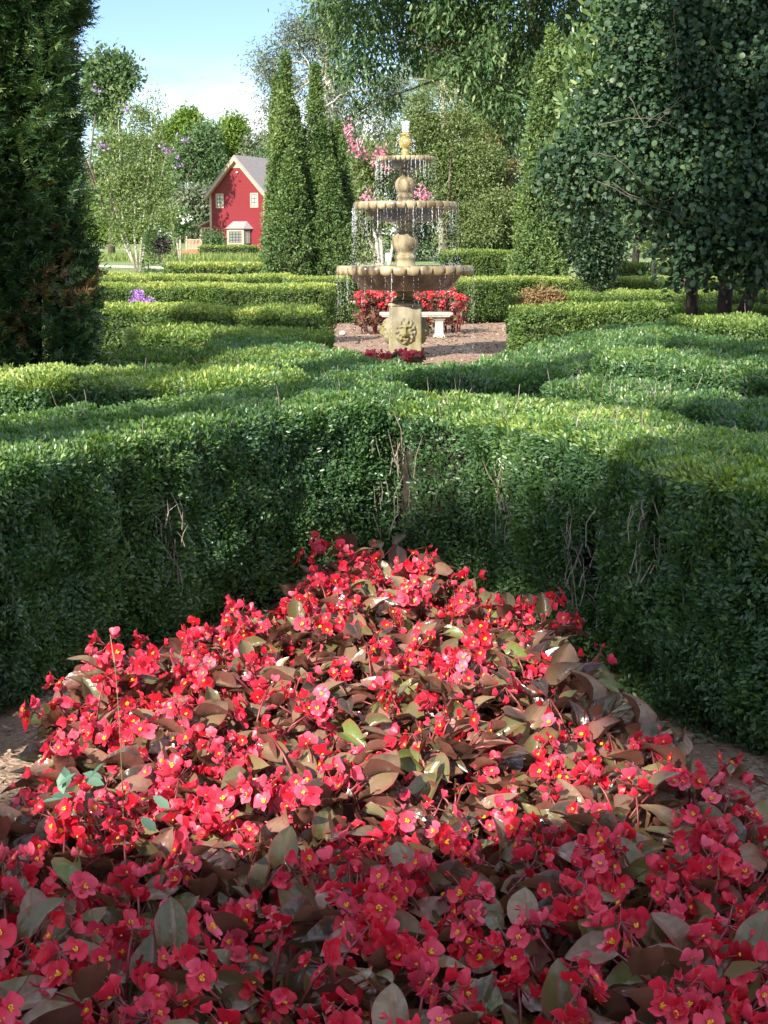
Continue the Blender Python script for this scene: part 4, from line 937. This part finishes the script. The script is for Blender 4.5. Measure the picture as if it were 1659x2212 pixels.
tree("rounded olive green tree directly behind the fountain top", "tree", 960, 43, dome(945, 330, 75, 130, 26, 16, 34) + dome(1010, 420, 75, 115, 24, 16, 34) + dome(900, 270, 45, 75, 12, 14, 26) + dome(1000, 330, 50, 75, 12, 16, 30) + dome(1010, 490, 60, 40, 10, 16, 26) + [(880, 300, 30), (1060, 350, 26), (1085, 430, 24), (865, 380, 24), (1040, 280, 22), (905, 215, 20), (960, 195, 18)], 52000, .088, 'lance', OLIVEL, [(965, 480), (955, 330)], G_, clump=12, wr=.42, sig=.6, shell=.75)
r, org, B = tree("tall pine with pale trunk behind the olive tree", "pine", 955, 78, dome(950, 130, 75, 45, 9, 14, 26) + dome(1010, 170, 45, 50, 6, 14, 22) + dome(895, 190, 40, 30, 5, 12, 20) + dome(1030, 240, 40, 40, 6, 14, 24) + dome(905, 160, 30, 20, 4, 12, 18), 14000, .26, 'needle', OLIVEL, [(957, 260), (953, 180), (950, 95)], G_, "pine_tree", PALEBARK, 20, .09, clump=12, updir=.5, wr=.09, sig=.35)
tree("tan plumed shrub between the olive tree and the right conifer", "shrub", 1065, 45, dome(1060, 350, 42, 60, 12, 16, 28) + dome(1075, 440, 42, 60, 14, 18, 28) + dome(1060, 520, 45, 40, 9, 18, 28) + dome(1060, 300, 25, 35, 6, 10, 18), 14000, .09, 'lance', OLIVEL, [(1065, 480), (1066, 380)], None, "plumed_shrub", clump=7, updir=.5, wr=.4)
pl = [o for o in bpy.data.objects if o.name.startswith("plumed_shrub")][0]; org = np.array(pl.location)
foliage("plume", pl, org, [(at(x, y, 44.6), q * 45 / FPX) for x, y, q in dome(1062, 350, 50, 95, 22, 8, 14)], 1700, .10, 'lance', TANB, 10, .4, 0, .7, .3)
tree("dark evergreen undergrowth below the pale oblong leaved shrub", "bush", 1290, 31, dome(1290, 500, 60, 80, 24, 18, 30) + dome(1280, 590, 50, 20, 8, 14, 22), 15000, .09, "oval", SHADEL, [(1290, 560), (1290, 500)], None, "dark_bush", DARKBARK, rl=.03)
tree("dark bush in the shade right of the fountain water", "bush", 1050, 52, dome(1040, 530, 80, 45, 14, 22, 36), 9000, .14, 'oval', SHADEL, [(1050, 545), (1045, 520)], None, "dark_bush")
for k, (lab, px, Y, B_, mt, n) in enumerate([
    ("dark woodland tree behind the pale oblong leaved shrub", 1290, 50, dome(1280, 330, 80, 220, 26, 34, 56), SHADEL, 20000),
    ("dark woodland tree behind the round leaved tree", 1430, 54, dome(1420, 280, 110, 260, 32, 40, 64), SHADEL, 24000),
    ("dark woodland tree at the far right edge", 1590, 52, dome(1600, 280, 120, 280, 32, 40, 66), SHADEL, 24000),
    ("dark undergrowth tree with thin stems below the woodland", 1370, 44, dome(1330, 450, 130, 60, 16, 26, 40) + dome(1500, 470, 90, 60, 10, 24, 36), SHADEL, 16000)]):
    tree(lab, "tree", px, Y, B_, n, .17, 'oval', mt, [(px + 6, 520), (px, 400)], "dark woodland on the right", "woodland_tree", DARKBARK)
for k, (px, py, rr_) in enumerate([(1320, 480, 26), (1412, 528, 34), (1300, 430, 20)]):
    tree(["sunlit leafy bush under the dark woodland trees", "bright sunlit branch bush right of the woodland stems", "small sunlit bush beside the right conifer"][k], "bush", px, 40, dome(px, py, rr_ * 1.2, rr_ * .5, 6, 7, 12), 1900, .085, 'lance', OLIVEL, [(px, py + 25), (px, py)], None, "sunlit_bush", DARKBARK, clump=6, wr=.4, rl=.03)
m = MB(); 
tree("leaning thin trunk tree in the shaded woodland", "tree", 1415, 43.5, dome(1440, 420, 60, 30, 6, 20, 30), 2600, .15, 'oval', SHADEL, [(1440, 535), (1455, 470)], "dark woodland on the right", "woodland_tree", BARK, 4, .05)

# crape myrtles
def crape(label, px, Y, B_, n, L, stems, blooms, bmat, mat=MIDL, bn=900, fl="blossom", bark=PALEBARK):
    g = float(ground_z(Y)); org = at(px, 500, Y); org[2] = g; r = thing("crape_myrtle", label, "crape myrtle", None, tuple(org)); s = Y / FPX
    BB = [(at(x, y, Y + rng.uniform(-1, 1) * q * s), q * s) for x, y, q in B_]
    foliage("crown", r, org, BB, n, L, 'oval', mat, 6, .7, 0, .4, .5, .75)
    trunk_mesh(r, org, [([org + [(x0 - px) * s * .25, 0, 0], at((x0 + x1) / 2 * .55 + .45 * x0, (y0 + y1) / 2 * .5 + y0 * .5, Y), at(x1, y1, Y)], [.075, .055, .012]) for x0, y0, x1, y1 in stems], bark)
    for (x, y, q) in blooms:
        foliage(fl, r, org, [(at(x, y, Y - .8), q * s)], bn, L * .8, 'diamond', bmat, 6, .5, 0, .2, .8, .9, 1.3)
    return r
crape("airy crape myrtle with lilac blooms left of the red house", 300, 78, dome(290, 330, 72, 120, 40, 9, 21) + dome(268, 255, 34, 60, 10, 7, 13) + dome(338, 250, 14, 70, 12, 4, 9) + dome(300, 440, 80, 85, 34, 10, 22) + dome(240, 420, 35, 100, 14, 10, 20), 14500, .16, [(270, 570, 255, 250), (285, 570, 300, 300), (295, 575, 345, 190), (300, 575, 360, 330), (280, 570, 230, 380)], [(222, 317, 5), (357, 322, 7), (366, 330, 4), (398, 305, 4), (386, 355, 4), (210, 200, 4), (270, 233, 4)], LILAC, OLIVEL, 20)
crape("pink flowering crape myrtle just behind the fountain", 830, 42, dome(790, 430, 45, 90, 16, 14, 26) + dome(770, 520, 35, 50, 8, 12, 22) + dome(800, 360, 40, 40, 8, 12, 20), 11000, .10, [(828, 590, 770, 300), (832, 590, 800, 340), (836, 590, 860, 470), (840, 592, 885, 540), (826, 590, 760, 420)], [(748, 278, 12), (757, 300, 7), (768, 318, 15), (780, 330, 10), (824, 328, 10), (815, 345, 11), (842, 355, 7), (903, 418, 9), (918, 428, 8), (795, 430, 8)], PINKB, OLIVEL, 60)
crape("white flowering bush between the crape myrtle and the red house", 390, 98, dome(380, 487, 30, 24, 12, 8, 14), 4000, .2, [(382, 530, 378, 475), (386, 530, 398, 470)], [(400, 462, 4), (388, 466, 3), (406, 474, 4), (372, 468, 3), (394, 480, 3)], WHITEB, MIDL, 12)

# far trees
far = [("hazy olive tree far behind the lilac crape myrtle", 355, 190, dome(352, 345, 48, 75, 22, 14, 24), OLIVEL), ("hazy green tree far behind the red house ridge", 470, 190, dome(472, 335, 50, 62, 22, 14, 24), MIDL), ("low grey green tree just left of the red house", 425, 152, dome(425, 465, 40, 38, 12, 16, 26), GREYL), ("tallest bright green tree far behind the red house", 395, 175, dome(398, 290, 34, 60, 14, 16, 26), LIMEL), ("bluish green tree far left of the red house gable", 440, 165, dome(440, 350, 48, 75, 18, 16, 28), MIDL), ("yellowish tree far behind the red house roof", 500, 180, dome(505, 310, 40, 60, 12, 14, 24), LIMEL),
       ("dull green tree far behind the house and twin conifers", 560, 172, dome(560, 380, 50, 90, 14, 18, 30), GREYL), ("dark green tree far behind the lilac crape myrtle", 320, 170, dome(320, 410, 50, 90, 16, 18, 30), MIDL), ("tall dark tree behind the near yew", 240, 120, dome(235, 230, 40, 110, 16, 18, 30), MIDL), ("green tree far behind the near yew", 230, 160, dome(225, 420, 50, 90, 14, 18, 30), OLIVEL),
       ("round green tree low behind the lilac crape myrtle", 270, 150, dome(270, 480, 60, 45, 12, 18, 28), LIMEL)]
for lab, px, Y, B_, mt in far:
    tree(lab, "tree", px, Y, B_, 9000, .42, 'oval', mt, [(px, 500), (px, 400)], "far trees around the house", "far_tree", rl=.15, clump=7)
for i, px in enumerate([640, 760, 880, 1010, 1140]):
    tree("far woodland tree filling the gap " + ["behind the twin conifers", "between the twin conifers and the fountain", "behind the fountain top", "behind the olive tree", "behind the right conifer"][i], "tree", px, 160 if i == 0 else 105, dome(px, 430 if i < 3 else 340, 95, 130 if i < 3 else 230, 20 if i < 3 else 34, 34, 54), 9000 if i < 3 else 15000, .32, 'oval', [MIDL, OLIVEL, SHADEL, OLIVEL, SHADEL][i], [(px, 520), (px, 420)], "far woodland behind the fountain", "far_tree", rl=.15, clump=7)

# weeds, small shrubs
def weed(label, px, ytop, Y, n, L, mat, spread, name="tall_weed"):
    g = float(ground_z(Y)); org = at(px, 500, Y); org[2] = g; r = thing(name, label, "weed", None, tuple(org)); zt = at(px, ytop, Y)[2] - g
    f = rng.random(n); P = np.stack([rng.normal(size=n) * spread * (1.05 - f), rng.normal(size=n) * spread * (1.05 - f), zt * f], -1)
    leaves("foliage", P, nrm(np.stack([P[:, 0], P[:, 1], np.full(n, .05)], -1)) + rng.normal(size=P.shape) * .3, np.array([0, 0, 1.]) + rng.normal(size=P.shape) * .3, L, L * .28, 'lance', mat, r)
    MB().tube([(0, 0, 0), (0, 0, zt)], [.02, .006], 5).build("stem", plain("weed stalk", (.2, .25, .1), .7), r)
weed("tall green weed spike at the foot of the lilac crape myrtle", 320, 500, 74, 420, .3, MIDL, .28)
weed("thin tall weed standing before the driveway", 374, 470, 72, 260, .25, OLIVEL, .16)
weed("tall wispy weed in front of the house bay window", 572, 505, 72, 260, .25, OLIVEL, .22)
def bush(label, px, Y, B_, n, L, mat, name, cat="shrub", shape='oval', group=None, wood=BARK):
    g = float(ground_z(Y)); org = at(px, 500, Y); org[2] = g; r = thing(name, label, cat, group, tuple(org)); s = Y / FPX
    BB = [(at(x, y, Y + rng.uniform(-.5, .5) * q * s), q * s) for x, y, q in B_]
    foliage("foliage", r, org, BB, n, L, shape, mat, 6, .6); trunk_mesh(r, org, [([org, (org + b[0]) / 2, b[0]], [.02, .015, .008]) for b in BB[:8]], wood, "stem"); return r, org
bush("dark purple leaved shrub left of the porch steps", 345, 100, dome(345, 527, 22, 14, 8, 9, 15), 3000, .18, PURPL, "purple_shrub")
bush("green shrub with yellow flowers at the house corner", 458, 122, dome(462, 520, 16, 10, 8, 6, 10), 2200, .2, MIDL, "corner_shrub")
bush("small rounded golden shrub beside the twin conifers", 579, 40, dome(579, 566, 9, 10, 6, 6, 9), 1500, .07, LIMEL, "golden_shrub")
bush("brown dead rounded shrub in front of the bright hedge", 1170, 23, dome(1170, 650, 30, 14, 10, 12, 18), 5000, .05, DEADL, "dead_shrub", wood=TWIG)
bush("bush with dark pink flowers at the right corner of the house", 560, 115, dome(584, 500, 10, 34, 9, 6, 10), 2200, .18, GREYL, "flowering_bush")
r, org = bush("purple flowering phlox in front of the left hedge", 306, 22.5, dome(306, 668, 26, 16, 6, 9, 13), 900, .06, MIDL, "phlox_plant", "phlox")
for (x, y, q) in [(298, 637, 9), (319, 651, 8), (305, 650, 6), (290, 652, 5)]:
    foliage("blossom", r, org, [(at(x, y, 22.3), q * 22.3 / FPX)], 170, .028, 'diamond', LILAC, 5, .5, 0, .2, .9, .8, 1)
# rough grass
n = 9000; Xg = rng.uniform(-26, -1, n); Yg = rng.uniform(104, 115, n) + (rng.random(n) < .3) * rng.uniform(-30, 0, n) * 0
P = np.stack([Xg, Yg, ground_z(Yg)], -1)
kind(leaves("tall_grass", P, np.array([0, 0, 1.]) + rng.normal(size=P.shape) * .35, rng.normal(size=P.shape), rng.uniform(.25, .7, n), .07, 'lance', GRASS), "stuff", "rough tall grass strip in front of the red house", "grass")
n = 26000; Xg = rng.uniform(-24, 6, n); Yg = 46 + 44 * rng.random(n) ** 1.4; P = np.stack([Xg, Yg, ground_z(Yg)], -1)
rd = np.interp(Xg, [-60, -30, -18, -12, -8, -4, 2, 10], [104, 96, 91, 86, 80, 74, 68, 62]); P = P[np.abs(Yg - rd) > 2.4]
kind(leaves("grass", P, np.array([0, 0, 1.]) + rng.normal(size=P.shape) * .5, rng.normal(size=P.shape), rng.uniform(.05, .12, len(P)), .04, 'lance', GRASS), "stuff", "short grass on the lawn beyond the hedges", "grass")

# ------------------------------------------------------------------ red house
hx = at(514, 530, 130); HZ = float(ground_z(130)) - .1
ho = thing("red_house", "red clapboard house with grey gable roof and bay window", "house", None, (hx[0], 130, HZ), R(-26))
RED, t_, b_, l_ = mat_new("red clapboard"); 
tcn = t_.nodes.new("ShaderNodeTexCoord"); wv = t_.nodes.new("ShaderNodeTexWave"); wv.wave_type = 'BANDS'; wv.bands_direction = 'Z'; wv.wave_profile = 'SAW'; wv.inputs["Scale"].default_value = 2.4
l_(tcn.outputs["Object"], wv.inputs["Vector"]); bp = t_.nodes.new("ShaderNodeBump"); bp.inputs["Strength"].default_value = .6; bp.inputs["Distance"].default_value = .03; l_(wv.outputs["Fac"], bp.inputs["Height"]); l_(bp.outputs[0], b_.inputs["Normal"])
nz2 = t_.nodes.new("ShaderNodeTexNoise"); nz2.inputs["Scale"].default_value = 3; rr2 = t_.nodes.new("ShaderNodeValToRGB"); rr2.color_ramp.elements[0].color = (.16, .008, .014, 1); rr2.color_ramp.elements[1].color = (.21, .012, .02, 1); l_(nz2.outputs["Fac"], rr2.inputs["Fac"]); l_(rr2.outputs["Color"], b_.inputs["Base Color"]); b_.inputs["Roughness"].default_value = .6
TRIM = plain("tan trim paint", (.44, .31, .215), .6); SHING = noise_mat("grey shingles", (.22, .19, .19), (.34, .30, .29), 14, .9, .4, stretch=(1, 1, 4)); GLASS = plain("window glass", (.16, .17, .16), .08, **{"Specular IOR Level": .8}); PANE = plain("cream blind behind glass", (.60, .56, .45), .3); SASH = plain("dark sash", (.05, .05, .045), .5); BRICK = noise_mat("brick red paving", (.30, .12, .08), (.42, .18, .12), 8, .9, .2); LAMPW = plain("white lamp glass", (.85, .85, .85), .3)
w, hE, hP, dp = 2.78, 5.35, 8.3, 8.6
m = MB(); m.prism([(-w, 0), (w, 0), (w, hE), (0, hP - .05), (-w, hE)], 0, dp); m.build("wall", RED, ho)
m = MB()
sl = math.atan2(hP - hE, w); ox, oz = .38, .38 * math.tan(sl)
for s in (-1, 1):
    m.prism([(s * 0.0, hP + .02), (s * 0.0, hP + .17), (s * (w + ox), hE - oz + .17), (s * (w + ox), hE - oz + .02)][::s], -.42, dp + .3)
m.build("roof", SHING, ho)
rf = [c for c in ho.children if c.name.startswith("roof")][0]
m = MB()
for s in (-1, 1): m.prism([(s * .0, hP - .02), (s * .0, hP - .34), (s * (w + ox), hE - oz - .34), (s * (w + ox), hE - oz - .02)][::-s], -.44, -.02)
m.build("rake_board", TRIM, ho)
m = MB(); m.prism([(-.62, hP - .95), (.62, hP - .95), (0, hP - .30)], -.06, -.004); m.build("gable_panel", TRIM, ho)
for s in (-1, 1):
    m = MB(); m.box(s * w - .11, s * w + .11, -.035, .11, 0, hE - .15); m.box(s * w - .17, s * w + .17, -.07, .11, hE - .15, hE + .04); m.build("corner_board", TRIM, ho)
def window(x, z, ww, hh, y=-.004, parent=ho, nx=2, nz=3, pane=PANE):
    m = MB(); t = .13
    for bx_ in ((x - ww / 2 - t, x - ww / 2, z - hh / 2 - t, z + hh / 2 + t), (x + ww / 2, x + ww / 2 + t, z - hh / 2 - t, z + hh / 2 + t), (x - ww / 2, x + ww / 2, z + hh / 2, z + hh / 2 + t), (x - ww / 2, x + ww / 2, z - hh / 2 - t, z - hh / 2)):
        m.box(bx_[0], bx_[1], y - .06, y, bx_[2], bx_[3])
    f = m.build("window", TRIM, parent)
    MB().box(x - ww / 2, x + ww / 2, y - .016, y - .002, z - hh / 2, z + hh / 2).build("pane", pane, f)
    m = MB(); sw = .035
    for i in range(nx + 1): xx = x - ww / 2 + ww * i / nx; m.box(max(xx - sw, x - ww / 2 + .001), min(xx + sw, x + ww / 2 - .001), y - .034, y - .018, z - hh / 2 + .001, z + hh / 2 - .001)
    for i in range(nz + 1): zz = z - hh / 2 + hh * i / nz; m.box(x - ww / 2 + .002, x + ww / 2 - .002, y - .042, y - .036, max(zz - sw, z - hh / 2 + .002), min(zz + sw, z + hh / 2 - .002))
    m.build("sash", SASH, f)
window(-1.78, 4.55, .56, 1.0); window(1.78, 4.55, .56, 1.0)
by = thing("bay_window", "x", "x"); del by["label"]; del by["category"]; by.parent = ho; by.location = (.25, -.004, 0)
m = MB(); V = [(-1.15, 0), (-.75, -.75), (.75, -.75), (1.15, 0)]
m.add([(x, y, z) for z in (0, .75) for x, y in V], [(0, 1, 5, 4), (1, 2, 6, 5), (2, 3, 7, 6), (4, 5, 6, 7)]); m.build("bay_base", RED, by)
m = MB(); m.add([(x, y, z) for z in (1.98, 2.1) for x, y in V], [(0, 1, 5, 4), (1, 2, 6, 5), (2, 3, 7, 6), (3, 2, 1, 0)])
for x, y in ((-.78, -.77), (.78, -.77)): m.box(x - .1, x + .1, y - .05, y + .1, 0, 1.98)
m.build("bay_frame", TRIM, by)
m = MB(); m.add([(-1.4, 0, 2.1), (-.95, -.98, 2.1), (.95, -.98, 2.1), (1.4, 0, 2.1), (-.7, 0, 2.75), (.7, 0, 2.75)], [(0, 1, 4), (1, 2, 5, 4), (2, 3, 5), (3, 2, 1, 0)]); m.build("bay_roof", SHING, by)
window(0, 1.37, 1.3, 1.0, -.752, by, 4, 4, GLASS)
for s in (-1, 1):
    o = MB(); o.box(-.30, .30, -.02, 0, .82, 1.9); q_ = o.build("window", GLASS, by); q_.location = (s * .965, -.40, 0); q_.rotation_euler = (0, 0, s * R(62))
    o2 = MB(); o2.box(-.02, .02, -.04, -.022, .82, 1.9); o2.box(-.30, .30, -.046, -.041, 1.33, 1.37); o2.build("sash", TRIM, q_)
m = MB(); m.lathe([(.02, -.06), (.09, -.04), (.11, .03), (.07, .09), (.02, .1)], 12); o = m.build("wall_lamp", LAMPW, ho, True); o.location = (.1, -.1, hP - 1.35)
po = thing("porch", "x", "x"); del po["label"]; del po["category"]; po.parent = ho; po.location = (-w, .8, 0)
m = MB(); m.prism([(-1.75, 2.3), (-1.75, 2.42), (-.01, 3.1), (-.01, 2.98)], -.3, 5); m.build("porch_roof", TRIM, po)
m = MB(); m.prism([(-1.6, 2.3), (-.02, 2.9), (-.02, 2.3)], .02, .12); m.build("gable_end", RED, po)
m = MB(); m.box(-1.6, -.02, .0, .14, 2.12, 2.28); m.build("beam", TRIM, po)
for x, y in ((-1.52, .07), (-1.52, 2.5)):
    m = MB(); m.box(x - .09, x + .09, y - .09, y + .09, 0.3, 2.12); m.box(x - .13, x + .13, y - .13, y + .13, .29, .42); m.build("post", TRIM, po)
m = MB(); m.box(-1.7, -.02, -.2, 4.8, 0, .29); m.build("porch_floor", BRICK, po)
rl_ = thing("railing", "tan picket railing and post beside the brick porch steps", "railing", None, tuple(at(419, 545, 124)[:2]) + (float(ground_z(124)) + .35,))
m = MB(); m.box(-.55, .55, -.04, .04, .85, .93); m.box(-.55, .55, -.04, .04, .1, .17); m.build("rail", TRIM, rl_)
for i in range(9): MB().box(-.5 + i * .12, -.44 + i * .12, -.02, .02, .171, .849).build("baluster", TRIM, rl_)
for x, hh in ((-.62, 1.35), (.62, .95)): m = MB(); m.box(x - .07, x + .07, -.07, .07, -.2, hh); m.box(x - .1, x + .1, -.1, .1, hh, hh + .06); m.build("post", TRIM, rl_)
m = MB(); c0 = at(412, 545, 123); g0 = float(ground_z(123))
for i in range(3): m.box(-1.3, 1.2, -.0 + .4 * i, 2.2 - .0, .16 * i - .1, .16 * (i + 1) - .1)
m = MB()
prof = [(0, -.1), (2.6, -.1), (2.6, .46), (.9, .46), (.9, .3), (.45, .3), (.45, .14), (0, .14)]
m.add([(x, y, z) for x in (-1.3, 1.3) for y, z in prof], [tuple(range(7, -1, -1)), tuple(range(8, 16))] + [(i, (i + 1) % 8, 8 + (i + 1) % 8, 8 + i) for i in range(8)])
o = m.build("brick_steps", BRICK); o.location = (c0[0], 121.2, g0 - .05); tag(o, "red brick steps leading to the porch", "steps")
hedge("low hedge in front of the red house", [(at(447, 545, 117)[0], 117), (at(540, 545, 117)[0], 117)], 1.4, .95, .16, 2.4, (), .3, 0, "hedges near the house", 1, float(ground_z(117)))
